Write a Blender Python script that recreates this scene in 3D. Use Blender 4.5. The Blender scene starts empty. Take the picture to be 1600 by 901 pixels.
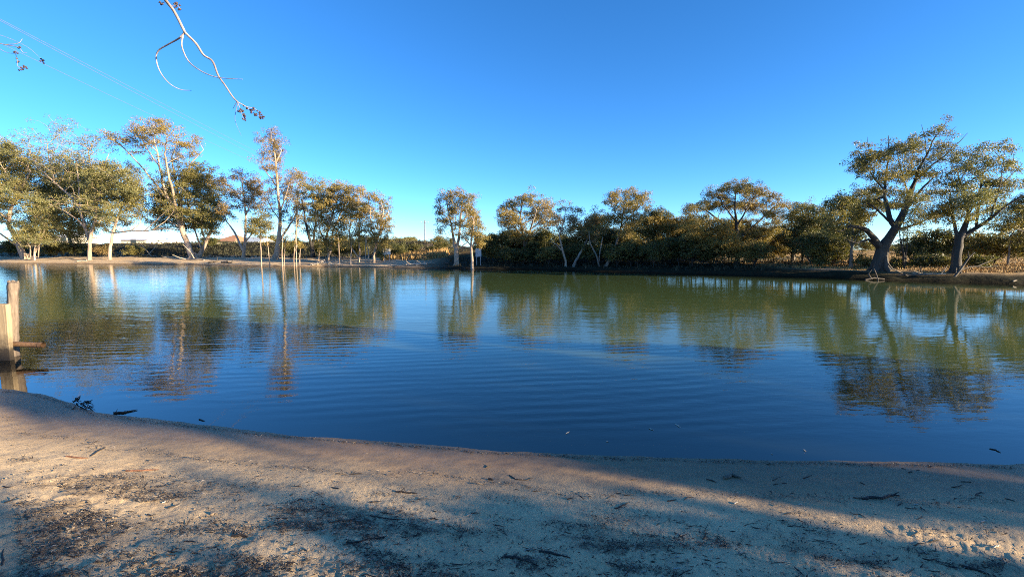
import bpy, math, random
import numpy as np
from mathutils import Vector, Matrix

scene = bpy.context.scene
COL = scene.collection
RNG = np.random.default_rng(7)

# ------------------------------------------------------------------ camera
H_EYE, F_PX, PITCH = 2.4, 671.0, math.radians(5.15)
cam_d = bpy.data.cameras.new("camera")
cam_d.sensor_width = 36.0
cam_d.lens = 36.0 * F_PX / 1600.0
cam_d.clip_start, cam_d.clip_end = 0.05, 20000.0
cam = bpy.data.objects.new("camera", cam_d)
cam.location = (0, 0, H_EYE)
cam.rotation_euler = (math.radians(90) - PITCH, 0, 0)
COL.objects.link(cam)
scene.camera = cam

# ------------------------------------------------------------------ light
SUN_AZ, SUN_EL = math.radians(113.0), math.radians(13.0)      # azimuth clockwise from +Y
S_H = np.array([math.sin(SUN_AZ), math.cos(SUN_AZ)])
N_H = np.array([-S_H[1], S_H[0]])                              # horizontal normal to the sun direction
TAN_EL = math.tan(SUN_EL)
world = bpy.data.worlds.new("World")
scene.world = world
world.use_nodes = True
wn = world.node_tree
bg = wn.nodes["Background"]
sky = wn.nodes.new("ShaderNodeTexSky")
sky.sky_type = 'NISHITA'
sky.sun_disc = False
sky.sun_elevation = SUN_EL
sky.sun_rotation = SUN_AZ
sky.air_density = 0.7
sky.dust_density = 0.1
sky.ozone_density = 4.6
hs = wn.nodes.new("ShaderNodeHueSaturation")
hs.inputs["Saturation"].default_value = 1.12
hs.inputs["Hue"].default_value = 0.5
wn.links.new(sky.outputs[0], hs.inputs["Color"])
wn.links.new(hs.outputs[0], bg.inputs["Color"])
bg.inputs["Strength"].default_value = 0.092
sun_d = bpy.data.lights.new("sun", 'SUN')
sun_d.energy = 5.0
sun_d.angle = math.radians(0.5)
sun_d.color = (1.0, 0.80, 0.53)
sun = bpy.data.objects.new("sun", sun_d)
sv = Vector((S_H[0] * math.cos(SUN_EL), S_H[1] * math.cos(SUN_EL), math.sin(SUN_EL)))
sun.rotation_euler = sv.to_track_quat('Z', 'Y').to_euler()
sun.location = sv * 60
COL.objects.link(sun)
scene.view_settings.view_transform = 'Standard'
scene.view_settings.look = 'None'
scene.view_settings.gamma = 1.0
scene.view_settings.use_curve_mapping = False
scene.view_settings.exposure = 1.95
scene.cycles.filter_width = 1.0
scene.cycles.use_denoising = False

# ------------------------------------------------------------------ helpers
CT, ST = math.cos(PITCH), math.sin(PITCH)

def ray(px, py):
    u, v = (px - 800.0) / F_PX, -(py - 450.5) / F_PX
    return np.array([u, CT + v * ST, -ST + v * CT])

def at(px, py, d):
    """The point of the place seen at a pixel of the photograph, d metres ahead."""
    r = ray(px, py)
    return np.array([0, 0, H_EYE]) + r * (d / r[1])

def px_scale(d):
    return d / F_PX

def tag(o, label=None, cat=None, group=None, kind=None):
    if label: o["label"] = label
    if cat: o["category"] = cat
    if group: o["group"] = group
    if kind: o["kind"] = kind
    return o

def empty(name, loc):
    o = bpy.data.objects.new(name, None)
    o.location = tuple(float(c) for c in loc)
    o.empty_display_size = 0.3
    COL.objects.link(o)
    return o

class MB:
    """Collects tubes, boxes and loose faces, then links them as one mesh object."""
    def __init__(self):
        self.v, self.f, self.n, self.m, self.s, self.nv = [], [], [], [], [], 0
    def add(self, verts, faces, mat=0, smooth=False):
        verts = np.asarray(verts, float).reshape(-1, 3)
        faces = np.asarray(faces, np.int64)
        if len(faces) == 0: return
        self.v.append(verts)
        self.f.append((faces + self.nv).ravel())
        self.n.append(np.full(len(faces), faces.shape[1], np.int64))
        self.m.append(np.full(len(faces), mat, np.int32))
        self.s.append(np.full(len(faces), smooth, bool))
        self.nv += len(verts)
    def tube(self, pts, rad, sides=6, mat=0, cap=True, rough=0.0, rng=None):
        pts = np.asarray(pts, float); n = len(pts)
        if n < 2: return
        rad = np.asarray(rad, float) * np.ones(n)
        t = np.gradient(pts, axis=0)
        t /= np.linalg.norm(t, axis=1)[:, None] + 1e-9
        ref = np.array([0.31, 0.92, 0.23]) if abs(t[0][1]) < 0.8 else np.array([0.9, 0.1, 0.4])
        a = np.cross(t, ref); a /= np.linalg.norm(a, axis=1)[:, None] + 1e-9
        b = np.cross(t, a)
        ang = np.linspace(0, 2 * np.pi, sides, endpoint=False)
        rr = rad[:, None] * np.ones((1, sides))
        if rough and rng is not None:
            lobe = 1 + rough * rng.normal(0, 1, sides)
            rr = rr * (lobe[None, :] + rough * 0.6 * rng.normal(0, 1, (n, sides)))
        ring = pts[:, None, :] + rr[..., None] * (np.cos(ang)[None, :, None] * a[:, None, :] + np.sin(ang)[None, :, None] * b[:, None, :])
        i = np.arange(n - 1)[:, None] * sides; j = np.arange(sides)[None, :]; j2 = (j + 1) % sides
        q = np.stack([i + j, i + j2, i + sides + j2, i + sides + j], -1).reshape(-1, 4)
        self.add(ring.reshape(-1, 3), q, mat, True)
        if cap:
            for base, c in ((0, pts[0]), ((n - 1) * sides, pts[-1])):
                vs = np.vstack([ring.reshape(-1, 3)[base:base + sides], c[None]])
                fs = [[k, (k + 1) % sides, sides] for k in range(sides)]
                if base == 0: fs = [[f[1], f[0], f[2]] for f in fs]
                self.add(vs, fs, mat, False)
    def box(self, c, size, mat=0, rot=None, jitter=0, rng=None):
        s = np.array(size) / 2
        vs = np.array([[x, y, z] for x in (-1, 1) for y in (-1, 1) for z in (-1, 1)]) * s
        if jitter: vs = vs + rng.normal(0, jitter, vs.shape)
        if rot is not None: vs = vs @ np.array(rot).T
        self.add(vs + np.array(c), [[0, 1, 3, 2], [4, 6, 7, 5], [0, 4, 5, 1], [2, 3, 7, 6], [0, 2, 6, 4], [1, 5, 7, 3]], mat)
    def mesh(self, name, mats, origin=(0, 0, 0)):
        me = bpy.data.meshes.new(name)
        v = np.vstack(self.v) - np.array(origin, float)
        f = np.concatenate(self.f); n = np.concatenate(self.n)
        me.vertices.add(len(v)); me.vertices.foreach_set("co", v.astype(np.float32).ravel())
        me.loops.add(len(f)); me.loops.foreach_set("vertex_index", f.astype(np.int32))
        me.polygons.add(len(n))
        st = np.concatenate([[0], np.cumsum(n)[:-1]])
        me.polygons.foreach_set("loop_start", st.astype(np.int32))
        me.polygons.foreach_set("loop_total", n.astype(np.int32))
        for m in (mats if isinstance(mats, (list, tuple)) else [mats]): me.materials.append(m)
        me.polygons.foreach_set("material_index", np.concatenate(self.m))
        me.polygons.foreach_set("use_smooth", np.concatenate(self.s))
        me.update(calc_edges=True)
        return me
    def build(self, name, mats, parent=None, origin=(0, 0, 0)):
        o = bpy.data.objects.new(name, self.mesh(name, mats, origin))
        COL.objects.link(o)
        if parent is not None: o.parent = parent
        else: o.location = tuple(float(c) for c in origin)
        return o

def copy_tree(o, parent=None):
    c = o.copy(); COL.objects.link(c)
    if parent is not None: c.parent = parent
    for ch in o.children: copy_tree(ch, c)
    return c

# gradient noise on arrays
_perm = np.random.default_rng(3).permutation(512)
_grad = np.random.default_rng(4).normal(0, 1, (512, 2)); _grad /= np.linalg.norm(_grad, axis=1)[:, None]
def perlin(x, y):
    xi, yi = np.floor(x).astype(np.int64), np.floor(y).astype(np.int64)
    xf, yf = x - xi, y - yi
    def g(i, j, dx, dy):
        h = _perm[(_perm[(xi + i) & 511] + yi + j) & 511]
        return _grad[h, 0] * dx + _grad[h, 1] * dy
    u, v = xf * xf * xf * (xf * (xf * 6 - 15) + 10), yf * yf * yf * (yf * (yf * 6 - 15) + 10)
    a = g(0, 0, xf, yf) * (1 - u) + g(1, 0, xf - 1, yf) * u
    b = g(0, 1, xf, yf - 1) * (1 - u) + g(1, 1, xf - 1, yf - 1) * u
    return (a * (1 - v) + b * v) * 1.4
def fbm(x, y, octs=4):
    s, a = 0, 1.0
    for k in range(octs):
        s = s + a * perlin(x * 2 ** k + 17.3 * k, y * 2 ** k - 9.1 * k); a *= 0.5
    return s
def sstep(a, b, x):
    t = np.clip((x - a) / (b - a), 0, 1); return t * t * (3 - 2 * t)

# ------------------------------------------------------------------ terrain
def water_pt(px, py):
    r = ray(px, py); return r[:2] * (H_EYE / -r[2])
_np = np.array([water_pt(*q) for q in [(-60, 601), (0, 607), (60, 614), (110, 628), (150, 643), (200, 650), (330, 665), (450, 679), (600, 689), (750, 701), (900, 709), (1050, 714), (1200, 718), (1400, 721), (1600, 725)]])
NEAR_X = np.concatenate([[-400, -120, -40, -16], _np[:, 0], [9, 20, 60, 400]])
NEAR_Y = np.concatenate([[60, 34, 16, 10.2], _np[:, 1], [4.5, 3.9, -3, -60]])
FAR_X = np.array([-500, -140, -91, -72, -52, -35, -21.7, -13.7, -4.8, 3.1, 13.3, 21, 27.3, 30.4, 35.5, 42, 55, 90, 400])
FAR_Y = np.array([150, 88, 77, 73, 70, 62.5, 60.8, 57.5, 53.7, 52, 44.7, 40.3, 36.6, 33.5, 30.2, 27.5, 23, 12, -40])

def near_s(x, y): return np.interp(x, NEAR_X, NEAR_Y) - y
def far_t(x, y): return (y - np.interp(x, FAR_X, FAR_Y)) * 0.93

def terrain(x, y, detail=True):
    x, y = np.asarray(x, float), np.asarray(y, float)
    s, t = near_s(x, y), far_t(x, y)
    if detail:
        s = s + (0.035 * fbm(x * 0.9, y * 0.9, 3) + .02 * fbm(x * 3.1, y * 3.1, 2)) * sstep(0, 3, 14 - y)
        t = t + 0.7 * fbm(x * 0.22, y * 0.22, 3)
    # near beach
    zn = np.where(s < 0, 0.105 * s, np.interp(s, [0, 0.35, 1.0, 2.0, 5.2, 14, 30, 80], [0, 0.035, 0.13, 0.30, 0.80, 1.5, 1.9, 2.2]))
    # far bank: left levee, middle mound, right flat
    zl = np.interp(t, [-30, 0, 1.5, 12, 18, 28, 33, 40, 200, 4000], [-3, 0, .3, 1.0, 1.5, 4.0, 4.15, 3.4, 2.0, 2.0])
    zm = np.interp(t, [-30, 0, .8, 4, 8, 14, 22, 28, 60, 200, 4000], [-3, 0, .18, .5, .95, 2.0, 2.9, 2.9, 2.2, 2.0, 2.0])
    zr = np.interp(t, [-30, 0, .4, 2.0, 6, 14, 60, 200, 4000], [-3, 0, .25, .62, .85, 1.0, 1.15, 1.5, 2.0])
    wl = 1 - sstep(-20, -8, x); wr = sstep(16, 26, x)
    zf = zl * wl + zr * wr + zm * np.clip(1 - wl - wr, 0, 1)
    if detail:
        zf = zf + np.where(t > 0.5, 0.14 * fbm(x * 0.35, y * 0.35, 4) * sstep(.5, 5, t), 0)
    z = np.where(s > -6, zn, np.maximum(-2.2, 0.105 * s))
    z = np.where(t > -25, np.maximum(np.where(t > 0, -9, z), zf), z)
    z = np.maximum(np.minimum(z, 60), -2.4)
    return z

def beach_relief(x, y):
    s = near_s(x, y)
    m = sstep(0.7, 2.2, s)                        # trampled dry sand, smooth towards the water
    patch = 0.45 + 0.55 * sstep(-.25, .35, fbm(x * .8 + 4, y * .8, 3))
    near = sstep(1.9, 3.4, s)
    r = 0.014 * fbm(x * 2.1, y * 2.1, 3)
    r = r + 0.012 * (np.abs(fbm(x * 5.3 + 9, y * 5.3, 3)) - .25) * patch
    r = r + near * (0.046 * (0.3 - np.abs(fbm(x * 4.1 - 3, y * 4.1 + 5, 4))) * patch + 0.016 * fbm(x * 17, y * 17, 3) * patch)
    r = r + sstep(1.6, 3.2, s) * 0.015 * (.35 - np.abs(fbm(x * 9 + 5, y * 9, 3))) * (.4 + patch)
    r = r + 0.006 * fbm(x * 31, y * 31, 2) * (.3 + patch)
    return r * m + 0.004 * fbm(x * 3, y * 9, 2) * sstep(.1, .5, s)

def ground_z(x, y):
    z = terrain(x, y)
    r = np.hypot(x, y)
    return z + np.where(r < 14, beach_relief(np.asarray(x, float), np.asarray(y, float)), 0)

def ground_hit(px, py):
    r = ray(px, py); o = np.array([0, 0, H_EYE])
    k = np.geomspace(1.0, 400, 4000)
    p = o + r[None] * k[:, None]
    below = np.nonzero(p[:, 2] <= np.maximum(ground_z(p[:, 0], p[:, 1]), 0.0))[0]
    return p[below[0]] if len(below) else p[-1]

# ------------------------------------------------------------------ materials
def new_mat(name):
    m = bpy.data.materials.new(name); m.use_nodes = True
    nt = m.node_tree
    return m, nt, nt.nodes["Principled BSDF"], nt.nodes["Material Output"]
def nd(nt, typ, **kw):
    n = nt.nodes.new(typ)
    for k, v in kw.items(): setattr(n, k, v)
    return n
def ramp(nt, src, stops, interp='LINEAR'):
    r = nd(nt, "ShaderNodeValToRGB"); r.color_ramp.interpolation = interp
    e = r.color_ramp.elements
    while len(e) < len(stops): e.new(0.5)
    for i, (p, c) in enumerate(stops):
        e[i].position = p; e[i].color = (*c, 1) if len(c) == 3 else c
    nt.links.new(src, r.inputs[0])
    return r.outputs[0]
def noise(nt, scale, detail=4, vec=None, rough=0.55, dist=0.0):
    n = nd(nt, "ShaderNodeTexNoise"); n.inputs["Scale"].default_value = scale
    n.inputs["Detail"].default_value = detail; n.inputs["Roughness"].default_value = rough
    n.inputs["Distortion"].default_value = dist
    if vec is not None: nt.links.new(vec, n.inputs["Vector"])
    return n.outputs[0]
def mixc(nt, fac, a, b, mode='MIX'):
    m = nd(nt, "ShaderNodeMix", data_type='RGBA', blend_type=mode)
    for sock, v in ((m.inputs[0], fac), (m.inputs[6], a), (m.inputs[7], b)):
        if isinstance(v, bpy.types.NodeSocket): nt.links.new(v, sock)
        else: sock.default_value = v if isinstance(v, float) else (*v, 1)
    return m.outputs[2]
def math_n(nt, op, a, b=None, c=None, clamp=False):
    m = nd(nt, "ShaderNodeMath", operation=op, use_clamp=clamp)
    for s, v in zip(m.inputs, (a, b, c)):
        if v is None: continue
        if isinstance(v, bpy.types.NodeSocket): nt.links.new(v, s)
        else: s.default_value = v
    return m.outputs[0]
def bump(nt, height, strength, dist, bsdf):
    b = nd(nt, "ShaderNodeBump"); b.inputs["Strength"].default_value = strength; b.inputs["Distance"].default_value = dist
    nt.links.new(height, b.inputs["Height"]); nt.links.new(b.outputs[0], bsdf.inputs["Normal"])
def geo_pos(nt): return nd(nt, "ShaderNodeNewGeometry").outputs["Position"]
def mapping(nt, vec, scale=(1, 1, 1), rot=(0, 0, 0)):
    m = nd(nt, "ShaderNodeMapping"); m.inputs["Scale"].default_value = scale; m.inputs["Rotation"].default_value = rot
    nt.links.new(vec, m.inputs["Vector"]); return m.outputs[0]
def attr(nt, name):
    a = nd(nt, "ShaderNodeAttribute"); a.attribute_name = name; return a.outputs["Fac"]

def leaf_mat(name, cols, trans=0.30):
    m, nt, p, out = new_mat(name)
    rnd = nd(nt, "ShaderNodeNewGeometry").outputs["Random Per Island"]
    c = ramp(nt, rnd, [(i / (len(cols) - 1), k) for i, k in enumerate(cols)])
    big = noise(nt, 0.45, 3, geo_pos(nt))
    c = mixc(nt, ramp(nt, big, [(.35, (0, 0, 0)), (.7, (1, 1, 1))]), c, mixc(nt, 1.0, c, (1.25, 1.0, .7), 'MULTIPLY'))
    c = mixc(nt, 1.0, c, ramp(nt, noise(nt, 1.1, 3, geo_pos(nt)), [(.32, (.72, .75, .8)), (.68, (1.22, 1.18, 1.1))]), 'MULTIPLY')  # random clump tones mimic the contrast of lit and shaded leaves
    p.inputs["Roughness"].default_value = 0.5
    p.inputs["Specular IOR Level"].default_value = 0.35
    nt.links.new(c, p.inputs["Base Color"])
    tr = nd(nt, "ShaderNodeBsdfTranslucent"); nt.links.new(mixc(nt, 1.0, c, (1.2, 1.2, .55), 'MULTIPLY'), tr.inputs["Color"])
    mx = nd(nt, "ShaderNodeMixShader"); mx.inputs[0].default_value = trans
    nt.links.new(p.outputs[0], mx.inputs[1]); nt.links.new(tr.outputs[0], mx.inputs[2]); nt.links.new(mx.outputs[0], out.inputs[0])
    return m
LEAF = {
    'green': leaf_mat("leaf_green", [(.105, .122, .055), (.17, .18, .075), (.235, .235, .105), (.13, .145, .08)]),
    'gold': leaf_mat("leaf_gold", [(.14, .125, .040), (.23, .195, .062), (.30, .24, .082), (.15, .15, .065)]),
    'brown': leaf_mat("leaf_brown", [(.15, .115, .05), (.23, .175, .075), (.15, .135, .07), (.27, .21, .11)]),
    'dark': leaf_mat("leaf_dark", [(.045, .060, .020), (.075, .088, .028), (.12, .125, .042), (.06, .07, .035)]),
    'olive': leaf_mat("leaf_olive", [(.09, .10, .032), (.15, .15, .050), (.20, .19, .068), (.09, .10, .05)]),
}
def bark_mat(name, a, b, c, scale=1.3):
    m, nt, p, out = new_mat(name)
    pos = geo_pos(nt)
    n1 = noise(nt, scale, 5, mapping(nt, pos, (1, 1, .25)))
    col = ramp(nt, n1, [(.3, a), (.52, b), (.72, c)])
    n2 = noise(nt, 9, 4, mapping(nt, pos, (1, 1, .2)))
    col = mixc(nt, ramp(nt, n2, [(.45, (0, 0, 0)), (.75, (.7, .7, .7))]), col, tuple(x * .45 for x in b))
    nt.links.new(col, p.inputs["Base Color"]); p.inputs["Roughness"].default_value = .85
    bump(nt, n2, .5, .05, p)
    return m
BARK = {
    'pale': bark_mat("bark_pale", (.22, .155, .11), (.38, .285, .21), (.50, .40, .31)),
    'grey': bark_mat("bark_grey", (.10, .085, .07), (.19, .16, .13), (.31, .27, .22)),
    'dark': bark_mat("bark_dark", (.018, .016, .014), (.040, .034, .028), (.10, .085, .07)),  # old gum bark, darkened further for the shade on the giant trunk
}
def wood_mat(name, a, b, rings=14, rough=.85, vec=None):
    m, nt, p, out = new_mat(name)
    pos = nd(nt, "ShaderNodeTexCoord").outputs["Object"]
    n1 = noise(nt, rings, 5, mapping(nt, pos, (1, 1, .08)), dist=.4)
    n2 = noise(nt, 2.5, 4, pos)
    col = ramp(nt, n1, [(.3, a), (.7, b)])
    col = mixc(nt, ramp(nt, n2, [(.4, (0, 0, 0)), (.75, (.6, .6, .6))]), col, tuple(x * .5 for x in a))
    nt.links.new(col, p.inputs["Base Color"]); p.inputs["Roughness"].default_value = rough
    bump(nt, n1, .6, .015, p)
    return m
def plain_mat(name, col, rough=.7, metal=0.0, var=.2, scale=6):
    m, nt, p, out = new_mat(name)
    n1 = noise(nt, scale, 5, geo_pos(nt))
    c = ramp(nt, n1, [(.3, tuple(x * (1 - var) for x in col)), (.7, tuple(min(1, x * (1 + var)) for x in col))])
    nt.links.new(c, p.inputs["Base Color"]); p.inputs["Roughness"].default_value = rough; p.inputs["Metallic"].default_value = metal
    return m
M_DRIFT = wood_mat("driftwood", (.30, .25, .19), (.50, .43, .34), 6)
M_DRIFT_DARK = wood_mat("wet_driftwood", (.05, .04, .03), (.12, .10, .08), 6)
M_STICK = wood_mat("dark_stick", (.018, .014, .012), (.06, .045, .035), 30)
M_TWIG = bark_mat("twig_grey", (.16, .13, .13), (.30, .26, .26), (.45, .40, .40), 9)
M_GUMNUT = plain_mat("gumnut", (.055, .035, .04), .8)
M_SIGN_WHITE = plain_mat("sign_white", (.70, .68, .64), .6, 0, .08)
M_SIGN_GREY = plain_mat("sign_grey", (.40, .41, .42), .6, 0, .15)
M_METAL = plain_mat("galvanised", (.32, .32, .33), .5, .5)
M_WIRE = plain_mat("wire_grey", (.14, .15, .17), .8, 0)
M_POLE = wood_mat("pole_timber", (.16, .14, .12), (.26, .23, .2), 8)
M_CERAMIC = plain_mat("ceramic", (.5, .48, .45), .3)
M_ROOF_WHITE = plain_mat("roof_white", (.68, .68, .66), .5, 0, .06)
M_ROOF_BROWN = plain_mat("roof_brown", (.33, .17, .09), .8, 0, .2)
M_ROOF_GREY = plain_mat("roof_grey", (.36, .42, .48), .5, 0, .08)
M_WALL = plain_mat("wall_cream", (.62, .57, .47), .85, 0, .08)
M_GLASS = plain_mat("window_dark", (.04, .05, .06), .1, 0, .1)

# sand of the near beach
M_SAND, nt, p, out = new_mat("beach_sand")
pos = geo_pos(nt)
n1 = noise(nt, .9, 6, pos); n2 = noise(nt, 7, 6, pos, .65); n3 = noise(nt, 75, 5, pos, .75)
c = ramp(nt, n1, [(.3, (.56, .40, .225)), (.7, (.68, .505, .295))])
c = mixc(nt, ramp(nt, n2, [(.48, (0, 0, 0)), (.75, (.7, .7, .7))]), c, (.32, .25, .18))
c = mixc(nt, ramp(nt, n3, [(.56, (0, 0, 0)), (.70, (.75, .75, .75))]), c, (.10, .08, .065))
duff = attr(nt, "duff")
c = mixc(nt, math_n(nt, 'MULTIPLY', duff, ramp(nt, noise(nt, 16, 5, pos, .7), [(.38, (.05, .05, .05)), (.62, (.9, .9, .9))])), c, (.15, .11, .075))
wet = attr(nt, "wet")
c = mixc(nt, wet, c, mixc(nt, 1.0, c, (.36, .325, .31), 'MULTIPLY'))
nt.links.new(c, p.inputs["Base Color"])
nt.links.new(ramp(nt, wet, [(0, (.95, .95, .95)), (1, (.42, .42, .42))]), p.inputs["Roughness"])
p.inputs["Specular IOR Level"].default_value = .15
hgt = math_n(nt, 'ADD', math_n(nt, 'MULTIPLY', n2, .8), math_n(nt, 'MULTIPLY', n3, .3))
bump(nt, math_n(nt, 'MULTIPLY', hgt, math_n(nt, 'SUBTRACT', 1.0, math_n(nt, 'MULTIPLY', wet, .85))), 1.0, .03, p)

# far ground: sandy bank, dark mud, levee with its shade darkened in, dry grass
M_GROUND, nt, p, out = new_mat("far_ground")
pos = geo_pos(nt)
n1 = noise(nt, .35, 6, pos); n2 = noise(nt, 2.2, 6, pos, .65)
sandc = ramp(nt, n2, [(.3, (.38, .27, .16)), (.6, (.55, .42, .27)), (.8, (.62, .49, .33))])
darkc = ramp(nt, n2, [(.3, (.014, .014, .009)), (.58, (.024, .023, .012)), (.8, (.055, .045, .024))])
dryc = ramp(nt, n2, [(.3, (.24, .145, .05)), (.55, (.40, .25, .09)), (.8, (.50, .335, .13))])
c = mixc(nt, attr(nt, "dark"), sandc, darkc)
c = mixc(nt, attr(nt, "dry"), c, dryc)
c = mixc(nt, attr(nt, "wet"), c, mixc(nt, 1.0, c, (.42, .38, .34), 'MULTIPLY'))
nt.links.new(c, p.inputs["Base Color"]); p.inputs["Roughness"].default_value = .95; p.inputs["Specular IOR Level"].default_value = .08
bump(nt, n2, .8, .12, p)

# water: clear skin over turbid olive body
M_WATER, nt, p, out = new_mat("river_water")
nt.nodes.remove(p)
pos = geo_pos(nt)
w1 = noise(nt, 1.0, 3, mapping(nt, pos, (1.7, 4.6, 1), (0, 0, math.radians(-12))), .5)
w2 = noise(nt, 1.0, 2, mapping(nt, pos, (6.5, 15, 1), (0, 0, math.radians(9))), .5)
w3 = noise(nt, 1.0, 2, mapping(nt, pos, (.35, 1.1, 1), (0, 0, math.radians(20))), .5)
wv = nd(nt, "ShaderNodeTexWave", wave_type='BANDS', bands_direction='Y')
wv.inputs["Scale"].default_value = .62; wv.inputs["Distortion"].default_value = 5.5; wv.inputs["Detail"].default_value = 2.0
wv.inputs["Detail Scale"].default_value = .55
nt.links.new(mapping(nt, pos, (.8, 1.6, 1), (0, 0, math.radians(-17))), wv.inputs["Vector"])
rip = attr(nt, "ripple")
h = math_n(nt, 'MULTIPLY', w1, .030)
h = math_n(nt, 'ADD', h, math_n(nt, 'MULTIPLY', w2, .0065))
h = math_n(nt, 'ADD', h, math_n(nt, 'MULTIPLY', w3, .05))
h = math_n(nt, 'ADD', h, math_n(nt, 'MULTIPLY', math_n(nt, 'MULTIPLY', wv.outputs["Fac"], math_n(nt, 'MULTIPLY', attr(nt, "swell"), ramp(nt, noise(nt, .45, 3, pos), [(.35, (.3, .3, .3)), (.65, (1, 1, 1))]))), .021))
h = math_n(nt, 'MULTIPLY', h, rip)
bp = nd(nt, "ShaderNodeBump"); bp.inputs["Strength"].default_value = 1.0; bp.inputs["Distance"].default_value = .22
nt.links.new(h, bp.inputs["Height"])
dif = nd(nt, "ShaderNodeBsdfDiffuse"); dif.inputs["Color"].default_value = (.064, .096, .034, 1)
trn = nd(nt, "ShaderNodeBsdfTransparent"); trn.inputs["Color"].default_value = (.80, .78, .66, 1)
gl = nd(nt, "ShaderNodeBsdfGlossy"); gl.inputs["Roughness"].default_value = .02
nt.links.new(bp.outputs[0], gl.inputs["Normal"])
fr = nd(nt, "ShaderNodeFresnel"); fr.inputs["IOR"].default_value = 2.05; nt.links.new(bp.outputs[0], fr.inputs["Normal"])
body = nd(nt, "ShaderNodeMixShader"); nt.links.new(attr(nt, "turbid"), body.inputs[0])
nt.links.new(trn.outputs[0], body.inputs[1]); nt.links.new(dif.outputs[0], body.inputs[2])
mx = nd(nt, "ShaderNodeMixShader"); nt.links.new(fr.outputs[0], mx.inputs[0])
nt.links.new(body.outputs[0], mx.inputs[1]); nt.links.new(gl.outputs[0], mx.inputs[2]); nt.links.new(mx.outputs[0], out.inputs[0])

# ------------------------------------------------------------------ the setting
def polar_sheet(name, mat, radii, angles, zfun, attrs=None, smooth=True, kind="structure"):
    R, A = np.meshgrid(radii, angles, indexing='ij')
    x, y = R * np.sin(A), R * np.cos(A)
    z = zfun(x, y)
    n, m = R.shape
    i = np.arange(n - 1)[:, None] * m; j = np.arange(m - 1)[None, :]
    q = np.stack([i + j, i + m + j, i + m + j + 1, i + j + 1], -1).reshape(-1, 4)[:, ::-1]
    b = MB(); b.add(np.stack([x, y, z], -1).reshape(-1, 3), q, 0, smooth)
    o = b.build(name, mat); o["kind"] = kind
    for k, fn in (attrs or {}).items():
        a = o.data.attributes.new(k, 'FLOAT', 'POINT')
        a.data.foreach_set("value", np.clip(fn(x, y, z), 0, 1).astype(np.float32).ravel())
    return o
HALF = math.radians(57)
def beach_wet(x, y, z): return 1 - sstep(.03, .24, terrain(x, y) + .03 * fbm(x * .7, y * .7, 2))
def duff_mask(x, y, z=None):
    s = near_s(x, y)
    a = sstep(-.15, .5, fbm(x * .75 + 2.0, y * 1.7 - 7, 4) + .5 * sstep(2.0, 3.8, s) - .12 * sstep(3, 9, -x))
    return a * sstep(1.1, 2.2, s)
polar_sheet("beach", M_SAND, np.geomspace(.9, 14, 330), np.linspace(-HALF, HALF, 720), ground_z, {"wet": beach_wet, "duff": duff_mask})

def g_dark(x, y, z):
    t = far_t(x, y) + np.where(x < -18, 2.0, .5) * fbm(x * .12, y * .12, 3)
    left = sstep(13, 17, t) * (1 - sstep(31.5, 35, t)) * (1 - sstep(-20, -10, x))  # levee face coloured dark in place of the shade on it
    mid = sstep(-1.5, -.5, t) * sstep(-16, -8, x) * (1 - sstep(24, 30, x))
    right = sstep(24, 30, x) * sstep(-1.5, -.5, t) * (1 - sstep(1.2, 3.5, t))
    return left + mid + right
def g_dry(x, y, z):
    t = far_t(x, y) + 1.5 * fbm(x * .2, y * .2, 3)
    right = sstep(22, 28, x) * sstep(2, 5, t)
    mound = np.exp(-((x + 15) / 5.5) ** 2) * sstep(9, 12, t) * (1 - sstep(15, 19, t))
    return right + mound + sstep(40, 60, t)
def g_wet(x, y, z): return 1 - sstep(.03, .16, z)
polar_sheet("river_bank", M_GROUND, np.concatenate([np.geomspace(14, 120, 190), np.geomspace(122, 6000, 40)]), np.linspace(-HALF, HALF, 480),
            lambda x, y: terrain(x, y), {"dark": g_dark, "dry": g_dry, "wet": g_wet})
polar_sheet("ground", M_SAND, np.concatenate([[.01, .5], np.geomspace(.9, 6000, 110)]), np.linspace(HALF, 2 * math.pi - HALF, 130),
            lambda x, y: terrain(x, y), {"wet": beach_wet, "duff": lambda x, y, z: .3 + 0 * x})
b = MB()
ang = np.linspace(-HALF, HALF, 40)
ring = np.stack([.9 * np.sin(ang), .9 * np.cos(ang), ground_z(.9 * np.sin(ang), .9 * np.cos(ang))], -1)
b.add(np.vstack([ring, [[0, 0, float(terrain(0, 0))]]]), [[k + 1, k, 40] for k in range(39)])
tag(b.build("sand_patch", M_SAND), kind="structure")
def w_depth(x, y): return -terrain(x, y)
def w_turbid(x, y, z): return .08 + .92 * sstep(.10, .70, w_depth(x, y))
def w_ripple(x, y, z):
    r = np.hypot(x, y)
    calm = .55 + .45 * sstep(-.3, .4, fbm(x * .09, y * .16, 2))
    return calm * sstep(0, 1.2, -near_s(x, y) + .1) * (1 - .45 * sstep(2, 25, x)) * (1 + .45 * sstep(0, 14, -x) * sstep(10, 20, r)) * (.75 + .25 * sstep(6, 18, r))
def w_swell(x, y, z): return sstep(0, .8, -near_s(x, y)) * (1 - sstep(4, 12, -near_s(x, y))) * (1 - .6 * sstep(1, 5, x)) * (1 - .65 * sstep(3, 9, -x))
polar_sheet("water", M_WATER, np.concatenate([np.geomspace(3.6, 120, 300), np.geomspace(125, 420, 8)]), np.linspace(-math.radians(75), math.radians(75), 420),
            lambda x, y: 0 * x, {"turbid": w_turbid, "ripple": w_ripple, "swell": w_swell})

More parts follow.
